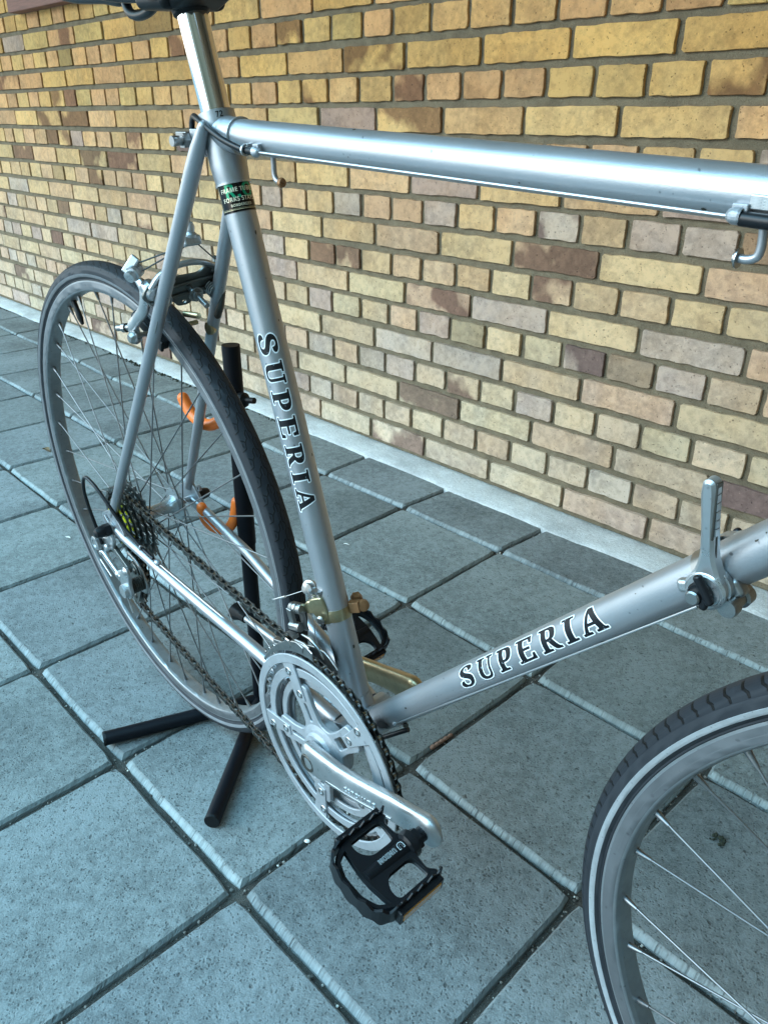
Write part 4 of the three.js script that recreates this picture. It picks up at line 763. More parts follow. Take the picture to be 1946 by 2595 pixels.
{
  // raised border lines and the embossed name on the face of the arm
  const f = (s, u) => rc.o.clone().addScaledVector(rc.dir, s).addScaledVector(rc.up, u).add(V(0, 0, 0.0035 * Math.sin(Math.PI * Math.min(1, (s + 0.0165) / 0.198 * 1.4)) + 0.004 * (s + 0.0165) / 0.198 + 0.0072));
  const line = (a, b) => { const q = []; for (let k = 0; k <= 12; k++) q.push(f(lerp(a[0], b[0], k / 12), lerp(a[1], b[1], k / 12))); return sweep(q, 0.00055, { n: 8 }); };
  part('arm_ridge', M(line([0.030, -0.0078], [0.128, -0.0062]), line([0.030, -0.0078], [0.029, -0.0030])), mat.aluPol, rc.body);
  const { FontLoader } = await import('three/addons/loaders/FontLoader.js'); const { TextGeometry } = await import('three/addons/geometries/TextGeometry.js');
  const font = await new FontLoader().loadAsync('fonts/droid/droid_sans_bold.typeface.json');
  const tg = new TextGeometry('CORONADO', { font, size: 0.0052, depth: 0.0011, curveSegments: 4, bevelEnabled: false }); tg.computeBoundingBox(); const bw = tg.boundingBox.max.x; tg.scale(0.047 / bw, 1, 1);
  const q = f(0.062, -0.0042), q2 = f(0.109, -0.0042), dx = q2.clone().sub(q).normalize(), nz = new THREE.Vector3().crossVectors(dx, rc.up).normalize();
  tg.place(basis(q.addScaledVector(nz, -0.0003), dx, new THREE.Vector3().crossVectors(nz, dx), nz)); part('embossed_name', tg, mat.aluPol, rc.body);
}
const lc = crank(-1, A0 + Math.PI, -0.0720, mat.leftCrank); lc.body.name = 'crank_arm'; lc.body.userData.label = 'brown stained crank arm on the far side';

// pedals: black cage with toothed side plates, central body and amber reflector
function pedal(end, side, tilt, rot) {
  const fx = V(Math.cos(tilt), Math.sin(tilt), 0), fy = V(-Math.sin(tilt), Math.cos(tilt), 0), fz = V(0, 0, side), B = (g) => { g.place(new THREE.Matrix4().makeBasis(fx, fy, new THREE.Vector3().crossVectors(fx, fy)).setPosition(end)); return g; };
  const Q = (x, y, w) => V(x, y, w * side);
  // central body: waisted plate from the inner frame to the outer frame, cut from one outline with its four windows
  const sh = rounded([[-0.036, 0.016], [-0.0365, 0.058], [-0.028, 0.075], [-0.014, 0.0815], [0.014, 0.0815], [0.028, 0.075], [0.0365, 0.058], [0.036, 0.016], [0.031, 0.014], [0.026, 0.020], [0.0120, 0.0190], [0.0085, 0.0115], [-0.0085, 0.0115], [-0.0120, 0.0190], [-0.026, 0.020], [-0.031, 0.014]], 0.006);
  hole(sh, [[-0.0085, 0.0225], [-0.0322, 0.0200], [-0.0322, 0.0575], [-0.0190, 0.0585], [-0.0085, 0.0500]], 0.0075);
  hole(sh, [[0.0322, 0.0200], [0.0085, 0.0225], [0.0085, 0.0500], [0.0190, 0.0585], [0.0322, 0.0575]], 0.0075);
  hole(sh, [[0.0310, 0.0618], [0.006, 0.0650], [-0.006, 0.0650], [-0.0310, 0.0618], [-0.0245, 0.0735], [-0.0105, 0.0790], [0.0105, 0.0790], [0.0245, 0.0735]], 0.004);
  const g = plate(sh, 0.0080, 0.0014, 8); g.translate(0, 0, -0.004); // outline in x and w: stand it into the pedal's plane
  g.place(new THREE.Matrix4().makeBasis(V(1, 0, 0), V(0, 0, side), V(0, side > 0 ? 1 : -1, 0).multiplyScalar(-1)));
  const body = part('pedal', M(B(g), B(rod(Q(0, 0, 0.010), Q(0, 0, 0.064), (t) => 0.0082 - 0.0022 * t, { n: 20 }))), mat.blackPaint, bike);
  // side plates with a wavy upper and lower edge, standing proud of the body
  for (const s of [1, -1]) {
    const o = []; const n = 40; for (let k = 0; k <= n; k++) { const t = k / n, e = Math.min(1, Math.min(t, 1 - t) * 9); o.push([lerp(0.014, 0.064, t), 0.0085 + 0.0022 * e * Math.cos(t * Math.PI * 2 * 4.5) + (t < 0.05 || t > 0.95 ? 0.003 : 0)]); }
    for (let k = n; k >= 0; k--) { const t = k / n; o.push([lerp(0.014, 0.064, t), -0.0085 - 0.0014 * Math.cos(t * Math.PI * 2 * 4.5)]); }
    const pg = plate(poly(o), 0.0020, 0.0004); pg.translate(0, 0, -0.001);
    pg.place(new THREE.Matrix4().makeBasis(V(0, 0, side), V(0, 1, 0), V(-1 * side, 0, 0)).setPosition(V(0.0355 * s, 0, 0)));
    part('cage_plate', B(pg), mat.blackPaint, body);
    part('reflector', B(box(Q(0.0395 * s, -0.0035, 0.040), 0.0055, 0.0100, 0.042, undefined, undefined, 0.001)), mat.amber, body);
    part('reflector_frame', B(M(box(Q(0.0380 * s, 0.0030, 0.040), 0.0070, 0.0030, 0.047), box(Q(0.0380 * s, -0.0100, 0.040), 0.0070, 0.0030, 0.047), box(Q(0.0380 * s, -0.0035, 0.0625), 0.0070, 0.015, 0.003), box(Q(0.0380 * s, -0.0035, 0.0175), 0.0070, 0.015, 0.003))), mat.blackPaint, body);
  }
  // curved outer plate with wavy edges
  {
    const arc = [], n = 36; for (let k = 0; k <= n; k++) { const a = lerp(-1, 1, k / n); arc.push([0.0365 * Math.sin(a * Math.PI / 2 * 0.985) * (Math.abs(a) > 0.98 ? 1 : 1), 0.060 + 0.0235 * Math.pow(Math.max(0, Math.cos(a * Math.PI / 2)), 0.55)]); }
    const pos = [], idx = []; arc.forEach(([x, w], k) => { const nx = x / 0.0365, yt = 0.0080 + 0.0020 * Math.cos(k * 1.05), yb = -0.0090 - 0.0015 * Math.cos(k * 1.05); for (const [q, y] of [[0, yt], [0, yb], [-1, yb], [-1, yt]]) pos.push(x + q * 0.0018 * nx, y, (w + q * 0.0018) * side); });
    for (let k = 0; k < n; k++) for (let q = 0; q < 4; q++) { const a = k * 4 + q, b = k * 4 + (q + 1) % 4; idx.push(a, b, a + 4, b, b + 4, a + 4); }
    const ag = new THREE.BufferGeometry(); ag.setAttribute('position', new THREE.Float32BufferAttribute(pos, 3)); ag.setIndex(idx); part('end_plate', B(toCreasedNormals(ag, 0.6)), mat.blackPaint, body);
  }
  part('pedal_axle', B(M(rod(Q(0, 0, -0.002), Q(0, 0, 0.018), 0.0068, { n: 18 }), prism(Q(0, 0, 0.0065), V(0, 0, side), 0.0098, 0.0055), lathe(Q(0, 0, 0.0125), V(0, 0, side), [[0.0118, 0], [0.0124, 0.002], [0.0112, 0.007], [0.0085, 0.009]], 24))), mat.black, body);
  if (side > 0) {
    const t = canvasTex(512, 128, (c, w, h) => { c.clearRect(0, 0, w, h); c.strokeStyle = '#a9b3b7'; c.lineWidth = 4.5; c.font = 'bold 84px sans-serif'; c.textBaseline = 'middle'; c.strokeText('UNION', 150, 66); c.strokeStyle = '#c9d2d6'; c.lineWidth = 8; c.beginPath(); c.moveTo(52, 24); c.lineTo(28, 24); c.lineTo(28, 78); c.quadraticCurveTo(30, 108, 70, 110); c.quadraticCurveTo(112, 108, 114, 78); c.lineTo(114, 24); c.lineTo(90, 24); c.stroke(); c.strokeStyle = '#98a2a6'; c.lineWidth = 4; c.beginPath(); c.moveTo(52, 30); c.lineTo(52, 74); c.quadraticCurveTo(70, 96, 90, 74); c.lineTo(90, 30); c.stroke(); });
    const pg = new THREE.PlaneGeometry(0.0340, 0.0085), o = Q(0.0, 0.0098, 0.0395); // reads from the crank outwards, upside down from the front
    pg.place(basis(o, V(0, 0, 1), V(1, 0, 0), V(0, 1, 0))); part('pedal_lettering', B(pg), decalMat(t), body);
  }
  return body;
}
pedal(rc.end.clone().add(V(0, 0, 0.006)), 1, -0.19, 0);
pedal(lc.end.clone().add(V(0, 0, -0.006)), -1, -0.45, 0);

// ---------------------------------------------------------------- chain
{
  const pts = [], add = (x, y, w) => pts.push(P(x, y, w)), D = Math.PI / 180;
  const rs = 0.0487, FW = 0.0425;
  for (let a = 258; a >= 84; a -= 6) add(rs * Math.cos(a * D), rs * Math.sin(a * D), FW);          // round the back of the sprocket
  const top = [BB[0] + CR * Math.cos(86 * D), BB[1] + CR * Math.sin(86 * D)];
  for (let k = 1; k < 14; k++) { const t = k / 14; add(lerp(rs * Math.cos(84 * D), top[0], t), lerp(rs * Math.sin(84 * D), top[1], t) - 0.003 * Math.sin(t * Math.PI), lerp(FW, CW, t)); }
  for (let a = 86; a >= -97; a -= 4) add(BB[0] + CR * Math.cos(a * D), BB[1] + CR * Math.sin(a * D), CW);
  const bot = [BB[0] + CR * Math.cos(-97 * D), BB[1] + CR * Math.sin(-97 * D)], pu = [-0.004, -0.119], pr = 0.0205, gu = [0.012, -0.071];
  const low = [pu[0] + pr * Math.cos(-80 * D), pu[1] + pr * Math.sin(-80 * D)];
  for (let k = 1; k < 14; k++) { const t = k / 14; add(lerp(bot[0], low[0], t), lerp(bot[1], low[1], t) - 0.004 * Math.sin(t * Math.PI), lerp(CW, FW + 0.001, t)); }
  for (let a = -80; a >= -225; a -= 12) add(pu[0] + pr * Math.cos(a * D), pu[1] + pr * Math.sin(a * D), FW + 0.001);
  for (let a = -50; a <= 60; a += 14) add(gu[0] + 0.0205 * Math.cos(a * D), gu[1] + 0.0205 * Math.sin(a * D), FW);
  const path = new THREE.CatmullRomCurve3(pts, true, 'centripetal'), n = Math.round(path.getLength() / 0.0127 / 2) * 2, at = path.getSpacedPoints(n);
  // one outer and one inner link, each with its rollers; every link of the chain is a copy
  const eight = (r, wst) => { const s = new THREE.Shape(), h = 0.00635; s.absarc(-h, 0, r, Math.PI * 0.28, Math.PI * 1.72, false); s.quadraticCurveTo(0, -wst, h + r * Math.cos(-Math.PI * 0.72), r * Math.sin(-Math.PI * 0.72)); s.absarc(h, 0, r, -Math.PI * 0.72, Math.PI * 0.72, false); s.quadraticCurveTo(0, wst, -h + r * Math.cos(Math.PI * 0.28), r * Math.sin(Math.PI * 0.28)); return s; };
  const pl = (w, r, wst) => { const g = plate(eight(r, wst), 0.0010, 0.0002, 5); g.translate(0, 0, w); return g; };
  const pin = (x, r, w) => { const g = new THREE.CylinderGeometry(r, r, w, 10); g.rotateX(Math.PI / 2); g.translate(x, 0, 0); return g; };
  const outer = M(pl(0.0026, 0.0043, 0.0030), pl(-0.0036, 0.0043, 0.0030)), inner = M(pl(0.0015, 0.0043, 0.0030), pl(-0.0025, 0.0043, 0.0030)), pins = M(pin(-0.00635, 0.0018, 0.0084), pin(0.00635, 0.0018, 0.0084)), rollers = M(pin(-0.00635, 0.0038, 0.0030), pin(0.00635, 0.0038, 0.0030));
  const chain = new THREE.Group(); chain.name = 'chain'; bike.add(chain);
  for (let i = 0; i < n; i++) {
    const a = at[i], b = at[i + 1], m = a.clone().lerp(b, 0.5), x = b.clone().sub(a).normalize(), y = new THREE.Vector3().crossVectors(V(0, 0, 1), x).normalize(), o = i % 2;
    const l = part('chain_link', o ? outer : inner, mat.chainPlate, chain); l.applyMatrix4(basis(m, x, y, new THREE.Vector3().crossVectors(x, y)));
    const r = part('link_pin', o ? pins : rollers, mat.chainRoller, l);
  }
  // the chain's tension pulley and guide pulley in the derailleur cage
  const rd = part('rear_derailleur', M(
    // knuckle on the dropout with its pivot bolt
    (() => { const g = plate(rounded([[0.004, -0.004], [-0.004, -0.014], [-0.018, -0.020], [-0.030, -0.020], [-0.044, -0.030], [-0.043, -0.043], [-0.032, -0.052], [-0.024, -0.046], [-0.012, -0.036], [0.004, -0.030], [0.012, -0.016]], 0.006), 0.0055, 0.0010); g.translate(0, YB, 0.0655); return g; })(),
    lathe(P(-0.036, -0.033, 0.0700), V(0, 0, 1), [[0.0105, 0], [0.0110, 0.003], [0.0105, 0.0085], [0.0085, 0.0098], [0.0060, 0.0098], [0.0055, 0.0085], [0.0001, 0.0085]], 26)), mat.aluPol, bike);
  // parallelogram: polished outer link, dark inner link, pivots
  const L1 = [P(-0.030, -0.047, 0.0725), P(0.016, -0.068, 0.0725)], L2 = [P(-0.005, -0.029, 0.0660), P(0.037, -0.049, 0.0660)];
  const bar = (a, b, h, t, r) => box(a.clone().lerp(b, 0.5), a.distanceTo(b) + h * 0.5, h, t, b.clone().sub(a), V(0, 0, 1).cross(b.clone().sub(a)).normalize(), r);
  part('outer_link', M(bar(L1[0], L1[1], 0.0115, 0.0062, 0.0022), bar(L1[0].clone().add(V(-0.004, -0.012, 0.004)), L1[1].clone().add(V(-0.022, -0.007, 0.004)), 0.0022, 0.0022, 0.001)), mat.aluPol, rd);
  part('inner_link', bar(L2[0], L2[1], 0.0105, 0.0060, 0.001), mat.sprocket, rd);
  part('lower_knuckle', M((() => { const g = plate(rounded([[0.006, -0.066], [0.013, -0.058], [0.030, -0.050], [0.036, -0.041], [0.046, -0.044], [0.048, -0.056], [0.044, -0.070], [0.046, -0.086], [0.036, -0.096], [0.024, -0.094], [0.018, -0.082], [0.016, -0.074]], 0.006), 0.0055, 0.0010); g.translate(0, YB, 0.0690); return g; })(), lathe(P(0.031, -0.082, 0.0735), V(0, 0, 1), [[0.0098, 0], [0.0102, 0.004], [0.0092, 0.0065], [0.0001, 0.007]], 26)), mat.aluPol, rd);
  for (const p of [[-0.030, -0.047], [0.0125, -0.0645], [-0.006, -0.029], [0.040, -0.0485]]) part('pivot_rivet', lathe(P(p[0], p[1], 0.0735), V(0, 0, 1), [[0.0050, 0], [0.0050, 0.0014], [0.0040, 0.0030], [0.0022, 0.0040], [0.0001, 0.0043]], 18), mat.aluPol, rd);
  const coil = []; for (let k = 0; k <= 150; k++) { const a = k / 150 * 2 * Math.PI * 7; coil.push(P(0.031 + 0.0098 * Math.cos(a), -0.080 + 0.0098 * Math.sin(a), lerp(0.0680, 0.0480, k / 150))); }
  part('coil_spring', M(sweep(coil, 0.00105, { n: 7 }), rod(P(0.031, -0.080, 0.068), P(0.031, -0.080, 0.046), 0.0080)), mat.darkSteel, rd);
  part('cage_arm', M(sweep(curve([P(0.000, -0.046, 0.049), P(0.020, -0.050, 0.049), P(0.034, -0.062, 0.049), P(0.041, -0.078, 0.049), P(0.037, -0.092, 0.049), P(0.022, -0.096, 0.049)], 24), 0.0032, { n: 10, sx: 1.3, sy: 0.7 })), mat.steel, rd);
  const cageS = rounded([[0.024, -0.092], [0.022, -0.066], [0.010, -0.058], [0.000, -0.064], [-0.006, -0.090], [-0.014, -0.112], [-0.010, -0.129], [0.002, -0.130], [0.008, -0.118]], 0.007);
  const ca = plate(cageS, 0.0018, 0.0004), cb = plate(cageS, 0.0018, 0.0004); ca.translate(0, YB, 0.0480); cb.translate(0, YB, 0.0362);
  part('cage_side', ca, mat.sprocket, rd); part('cage_side', cb, mat.sprocket, rd);
  for (const p of [pu, gu]) { const g = plate(toothed(0.0205, 10, 0.0052, 0.004), 0.0030, 0.0004, 8); g.translate(p[0], p[1] + YB, FW - 0.0008); part('jockey_wheel', M(g, lathe(P(p[0], p[1], 0.0488), V(0, 0, 1), [[0.0050, 0], [0.0050, 0.0016], [0.0038, 0.0030], [0.0001, 0.0033]], 16)), mat.darkSteel, rd); }
  const sc = part('gear_cable', sweep(curve([P(-0.022, -0.030, 0.0735), P(-0.022, -0.004, 0.0760), P(-0.030, 0.026, 0.0770), P(-0.033, 0.052, 0.0770), P(-0.019, 0.0745, 0.0770), P(0.004, 0.0720, 0.0760), P(0.0300, 0.0505, 0.0725), P(0.0520, 0.0245, 0.0675), P(0.0840, 0.0015, 0.0610), P(0.1050, -0.0055, 0.0585)], 60), 0.00235, { n: 12 }), mat.black, rd);
  part('cable_end', M(rod(P(0.030, -0.089, 0.0755), P(0.0345, -0.106, 0.0745), 0.0007, { n: 6 }), sweep([P(0.0345, -0.105, 0.0745), P(0.0375, -0.116, 0.0740)], 0.0013, { n: 8 })), mat.cable, rd);
  part('stay_stop', M(lathe(P(0.1110, -0.0075, 0.0575), V(1, -0.17, -0.04), [[0.0030, 0], [0.0042, 0.0008], [0.0042, 0.0052], [0.0026, 0.0075], [0.0001, 0.008]], 18), sweep(curve([P(0.083, -0.0045, 0.058), P(0.0835, 0.0040, 0.061), P(0.0840, 0.0065, 0.0635), P(0.0845, 0.0010, 0.0655)], 12), 0.0013, { n: 8 })), mat.paint, rd);
  part('stay_cable', rod(P(0.1180, -0.0090, 0.0572), P(0.4050, -0.0760, 0.0240), 0.0007, { n: 6 }), mat.cable, rd);
}

// ---------------------------------------------------------------- front derailleur
{
  const t = ST1.clone().sub(ST0).normalize(), c = P(0.4058, 0.0362, 0), nf = new THREE.Vector3().crossVectors(t, V(0, 0, 1)).normalize();
  const fd = part('front_derailleur', sweep([c.clone().addScaledVector(t, -0.0062), c.clone().addScaledVector(t, -0.0054), c.clone().addScaledVector(t, 0.0054), c.clone().addScaledVector(t, 0.0062)], [0.0149, 0.0154, 0.0154, 0.0149], { n: 40 }), mat.zinc, bike); fd.userData.label = 'tarnished brassy clamp band of the front gear changer';
  // clamp ears with a rusty bolt on the front left
  part('clamp_bolt', M(box(P(0.4190, 0.0420, -0.0135), 0.012, 0.0115, 0.010, V(0.8, 0.2, -0.55), t), lathe(P(0.4215, 0.0420, -0.0210), V(0.85, 0.25, 0.30), [[0.0001, 0], [0.0058, 0.0004], [0.0066, 0.0030], [0.0060, 0.0068], [0.0001, 0.0085]], 18), prism(P(0.4150, 0.0435, -0.0205), V(-0.85, 0.15, -0.5), 0.0062, 0.0075)), mat.rusty, fd);
  // body: stamped plate from clamp to pivots, with screws on top
  const bx = V(0.30, -0.10, 0.95).normalize(), by = V(0.17, 0.98, 0.05).normalize();
  const G = (g, x, y, w) => { g.place(basis(P(x, y, w), V(0.93, 0.24, -0.28).normalize(), V(-0.22, 0.97, 0.10).normalize(), V(0.30, -0.03, 0.95).normalize())); return g; };
  part('body_plate', M(G(plate(rounded([[-0.013, 0.004], [-0.004, 0.013], [0.010, 0.016], [0.013, 0.002], [0.012, -0.016], [0.004, -0.017], [-0.006, -0.006]], 0.003), 0.0045, 0.0008), 0.3960, 0.0420, 0.0150), G(plate(rounded([[-0.016, 0.001], [-0.006, 0.010], [0.004, 0.010], [0.004, -0.004], [-0.010, -0.006]], 0.003), 0.012, 0.0012), 0.3880, 0.0400, 0.0080)), mat.zinc, fd);
  part('pivot_rivet', G(lathe(V(0, 0, 0), V(0, 0, 1), [[0.0048, 0], [0.0048, 0.0012], [0.0034, 0.0030], [0.0001, 0.0037]], 18), 0.4040, 0.0340, 0.0198), mat.steel, fd);
  for (const [x, y, w] of [[0.3905, 0.0520, 0.0150], [0.3985, 0.0545, 0.0140]]) { const th = []; for (let k = 0; k <= 6; k++) th.push([0.0033 + (k % 2) * 0.0006, k * 0.0013]); part('limit_screw', lathe(P(x, y, w), V(-0.12, 0.97, 0.10), [...th, [0.0048, 0.0085], [0.0048, 0.0108], [0.0001, 0.0118]], 16), mat.steel, fd); }
  part('cable_anchor', M(lathe(P(0.3790, 0.0590, 0.0120), V(0.35, 0.30, 0.88), [[0.0001, -0.003], [0.0070, -0.003], [0.0082, 0], [0.0082, 0.0025], [0.0060, 0.0035], [0.0058, 0.0080], [0.0001, 0.0088]], 16), box(P(0.3830, 0.0540, 0.0130), 0.010, 0.016, 0.008, V(1, 0.3, 0), V(-0.3, 1, 0), 0.002)), mat.steel, fd);
  // arm down to the cage: two barrel pivots joined by a link
  part('swing_arm', M(lathe(P(0.3655, 0.0355, 0.0280), V(0.95, 0.20, -0.15), [[0.0001, -0.001], [0.0054, -0.001], [0.0062, 0.001], [0.0062, 0.004], [0.0050, 0.0046], [0.0062, 0.0054], [0.0062, 0.009], [0.0050, 0.0098], [0.0060, 0.0108], [0.0060, 0.0160], [0.0001, 0.0170]], 20), lathe(P(0.3660, 0.0140, 0.0320), V(0.95, 0.20, -0.15), [[0.0001, 0], [0.0048, 0.0004], [0.0052, 0.005], [0.0052, 0.015], [0.0001, 0.016]], 20), box(P(0.3690, 0.0255, 0.0320), 0.0080, 0.024, 0.0045, V(1, 0.05, 0), V(-0.05, 1, 0.12), 0.001), box(P(0.3800, 0.0240, 0.0250), 0.0070, 0.026, 0.0040, V(1, 0.05, 0), V(0.05, 1, 0.12), 0.001), box(P(0.3690, 0.0040, 0.0420), 0.018, 0.0050, 0.022, V(1, 0.3, 0), V(-0.3, 1, 0), 0.001)), mat.steel, fd);
  // cage: outer plate arched over the chainring, inner plate reaching lower, bridge between
  const arc = (r0, r1, a0, a1, tip) => { const o = [], n = 14, D = Math.PI / 180; for (let k = 0; k <= n; k++) { const t = k / n, a = lerp(a0, a1, t) * D, r = r1(t); o.push([BB[0] + r * Math.cos(a), BB[1] + r * Math.sin(a)]); } for (let k = n; k >= 0; k--) { const t = k / n, a = lerp(a0, a1, t) * D, r = r0(t); o.push([BB[0] + r * Math.cos(a), BB[1] + r * Math.sin(a)]); } return poly(o); };
  const os = arc((t) => 0.1145 + 0.002 * t, (t) => 0.1180 + 0.0130 * t * t * (3 - 2 * t) - (t > 0.9 ? (t - 0.9) * 0.05 : 0), 145, 92);
  for (const a of [139, 133, 127]) { const D = Math.PI / 180; round_(os, BB[0] + 0.1205 * Math.cos(a * D), BB[1] + 0.1205 * Math.sin(a * D), 0.0021 + (133 - a) * 0.0001); }
  const og = plate(os, 0.0016, 0.0005); og.translate(0, YB, 0.0575);
  const is = arc((t) => 0.0995, (t) => 0.105 + 0.014 * Math.sin(Math.min(1, t * 1.4) * Math.PI / 2) - (t > 0.8 ? (t - 0.8) * 0.05 : 0), 128, 82), ig = plate(is, 0.0016, 0.0005); ig.translate(0, YB, 0.0425);
  const D = Math.PI / 180, em = (a, r) => P(BB[0] + r * Math.cos(a * D), BB[1] + r * Math.sin(a * D), 0.0592);
  part('cage_side', og, mat.steel, fd);
  part('cage_emboss', M(prism(em(111, 0.1250), V(0, 0, 1), 0.0062, 0.0009, 6, 0.8), box(em(101, 0.1250).add(V(0, 0, 0.0003)), 0.011, 0.0075, 0.0012, V(1, -0.19, 0), V(0.19, 1, 0)), sweep([em(103, 0.1320), em(97, 0.1330), em(93.5, 0.1305)], 0.0013, { n: 8 })), mat.steel, fd);
  part('cage_side', ig, mat.steel, fd);
  part('cage_edge', sweep([P(0.4020, 0.0270, 0.0435), P(0.4160, 0.0290, 0.0435), P(0.4310, 0.0225, 0.0435), P(0.4365, 0.0150, 0.0435)], [0.0010, 0.0020, 0.0024, 0.0016], { n: 10 }), mat.steel, fd);
  part('cage_bridge', box(P(0.3745, 0.0050, 0.0500), 0.012, 0.0022, 0.016, V(0.8, 0.6, 0), V(-0.6, 0.8, 0)), mat.steel, fd);
  // gear cable with its frayed end
  part('cable_strand', M(rod(P(0.3800, 0.0590, 0.0180), P(0.3520, 0.0415, 0.0290), 0.00045, { n: 6 }), sweep([P(0.3545, 0.0430, 0.0280), P(0.3380, 0.0335, 0.0330)], (t) => 0.0010 + 0.0004 * Math.cos(t * 22), { n: 8 }), sweep(curve([P(0.3785, 0.0570, 0.0150), P(0.3900, 0.0100, 0.0190), P(0.4050, -0.0500, 0.0210), P(0.4180, -0.0980, 0.0200)], 12), 0.0006, { n: 6 })), mat.cable, fd);
}

// ---------------------------------------------------------------- rear brake: centre-pull caliper on the stay bridge
{
  const brk = part('rear_brake', (() => {
    // ribbed back plate across the stays: outline in w and along the slope of the stays
    const ax = V(0, 0, 1), up = V(0.42, 0.91, 0).normalize(), fw = V(0.91, -0.42, 0).normalize(), o = P(0.1960, 0.3350, 0);
    const W = (w, u, d) => o.clone().addScaledVector(ax, w).addScaledVector(up, u).addScaledVector(fw, d);
    const sh = rounded([[-0.047, 0.014], [-0.040, 0.022], [-0.022, 0.0205], [-0.014, 0.013], [0.010, 0.013], [0.030, 0.012], [0.046, 0.006], [0.050, -0.006], [0.040, -0.0145], [0.014, -0.0155], [0.008, -0.0235], [-0.006, -0.0235], [-0.012, -0.0155], [-0.040, -0.0145], [-0.050, -0.004]], 0.005);
    round_(sh, -0.030, 0.0135, 0.0030); round_(sh, 0.001, -0.0185, 0.0034);
    const g = plate(sh, 0.0040, 0.0009); g.place(basis(W(0, 0, -0.0120), ax, up, fw));
    const ribs = [0.0050, -0.0070].map((u) => sweep(curve([W(-0.044, u + 0.001, -0.0075), W(-0.015, u + 0.001, -0.0072), W(0.0, u - 0.0005, -0.0072), W(0.020, u - 0.003, -0.0072), W(0.042, u - 0.006, -0.0075)], 16), 0.0021, { n: 10 }));
    return M(g, ribs);
  })(), mat.sprocket, bike);
  const ax = V(0, 0, 1), up = V(0.42, 0.91, 0).normalize(), fw = V(0.91, -0.42, 0).normalize(), o = P(0.1960, 0.3350, 0), W = (w, u, d) => o.clone().addScaledVector(ax, w).addScaledVector(up, u).addScaledVector(fw, d);
  part('centre_bolt', M(rod(W(-0.002, 0.0, -0.012), W(-0.002, 0.0, 0.0290), 0.0030), prism(W(-0.002, 0, 0.0080), fw, 0.0062, 0.0042), lathe(W(-0.002, 0, 0.0070), fw, [[0.0001, 0], [0.0082, 0], [0.0082, 0.0012], [0.0001, 0.0012]], 20)), mat.steel, brk);
  part('rivet', lathe(W(0.0185, 0.0090, -0.0082), fw, [[0.0050, 0], [0.0050, 0.0006], [0.0036, 0.0020], [0.0001, 0.0026]], 18), mat.aluPol, brk);
  // rear arch joining the two arms above the tyre
  part('brake_arch', sweep(curve([W(0.040, 0.004, -0.010), W(0.030, 0.018, -0.010), W(0.012, 0.0255, -0.010), W(-0.012, 0.0255, -0.010), W(-0.030, 0.018, -0.010), W(-0.040, 0.004, -0.010)], 24), 0.0046, { n: 10, sx: 0.7, sy: 1.2 }), mat.alu, brk);
  for (const s of [1, -1]) {
    // arm: from the cable end over the pivot down to the pad, forged and tapering
    const path = s > 0 ? [[0.0460, 0.0130, -0.030], [0.0400, 0.0080, -0.016], [0.0370, -0.0010, -0.004], [0.0350, -0.0180, -0.001], [0.0330, -0.0350, -0.004], [0.0310, -0.0530, -0.010], [0.0295, -0.0690, -0.016]] : [[-0.0440, 0.0130, -0.026], [-0.0400, 0.0060, -0.014], [-0.0370, -0.0020, 0.001], [-0.0360, -0.0180, 0.004], [-0.0350, -0.0340, 0.003], [-0.0330, -0.0500, -0.001], [-0.0310, -0.0620, -0.005]];
    const arm = part('brake_arm', M(sweep(curve(s > 0 ? [[0.1500, 0.3460, 0.034], [0.1595, 0.3372, 0.034], [0.1586, 0.3262, 0.034], [0.1508, 0.3139, 0.034], [0.1290, 0.2990, 0.034], [0.1150, 0.2870, 0.034], [0.1240, 0.2800, 0.033]].map((p) => P(...p)) : path.slice(0, 5).map((p) => W(...p)), 30), [0.0042, 0.0056, 0.0066, 0.0060, 0.0056, 0.0066, 0.0060], { n: 14, sx: 1.15, sy: 0.75, dome: true }), lathe(W(0.037 * s, -0.001, -0.022), fw, [[0.0001, 0], [0.0085, 0], [0.0090, 0.003], [0.0090, 0.014], [0.0070, 0.017], [0.0001, 0.0175]], 22)), s > 0 ? mat.aluPol : mat.darkSteel, brk);
    // coil of the return spring and its wire
    const coil = []; for (let k = 0; k <= 70; k++) { const a = k / 70 * Math.PI * 2 * 3.2; coil.push(W(0.030 * s + 0.0078 * Math.cos(a), -0.006 + 0.0078 * Math.sin(a), 0.0030 - 0.010 * k / 70)); }
    part('return_spring', M(sweep(coil, 0.0011, { n: 7 }), sweep(curve([W(0.035 * s, -0.012, 0.003), W(0.039 * s, -0.030, 0.004), W(0.039 * s, -0.050, 0.0), W(0.036 * s, -0.066, -0.006)], 14), 0.0010, { n: 7 })), mat.steel, brk);
    const pe = W(0.0295 * s, s > 0 ? -0.066 : -0.058, s > 0 ? -0.015 : -0.004);
    // block: holder and rubber along the rim
    const a0 = Math.atan2(0.283, 0.1305), c = P(0.3118 * Math.cos(a0), 0.3118 * Math.sin(a0), 0.0162 * s), tn = V(Math.sin(a0), -Math.cos(a0), 0), rd = V(Math.cos(a0), Math.sin(a0), 0);
    const pad = part('brake_block', M(box(c, 0.052, 0.0105, 0.0075, tn, rd, 0.002), box(c.clone().add(V(0, 0, 0.0052 * s)), 0.056, 0.0125, 0.0040, tn, rd, 0.0015), lathe(c.clone().addScaledVector(tn, -0.029).add(V(0, 0, 0.003 * s)), tn.clone().negate(), [[0.0001, -0.003], [0.0075, -0.003], [0.0080, 0.001], [0.0068, 0.005], [0.0001, 0.0065]], 16)), mat.matBlack, brk);
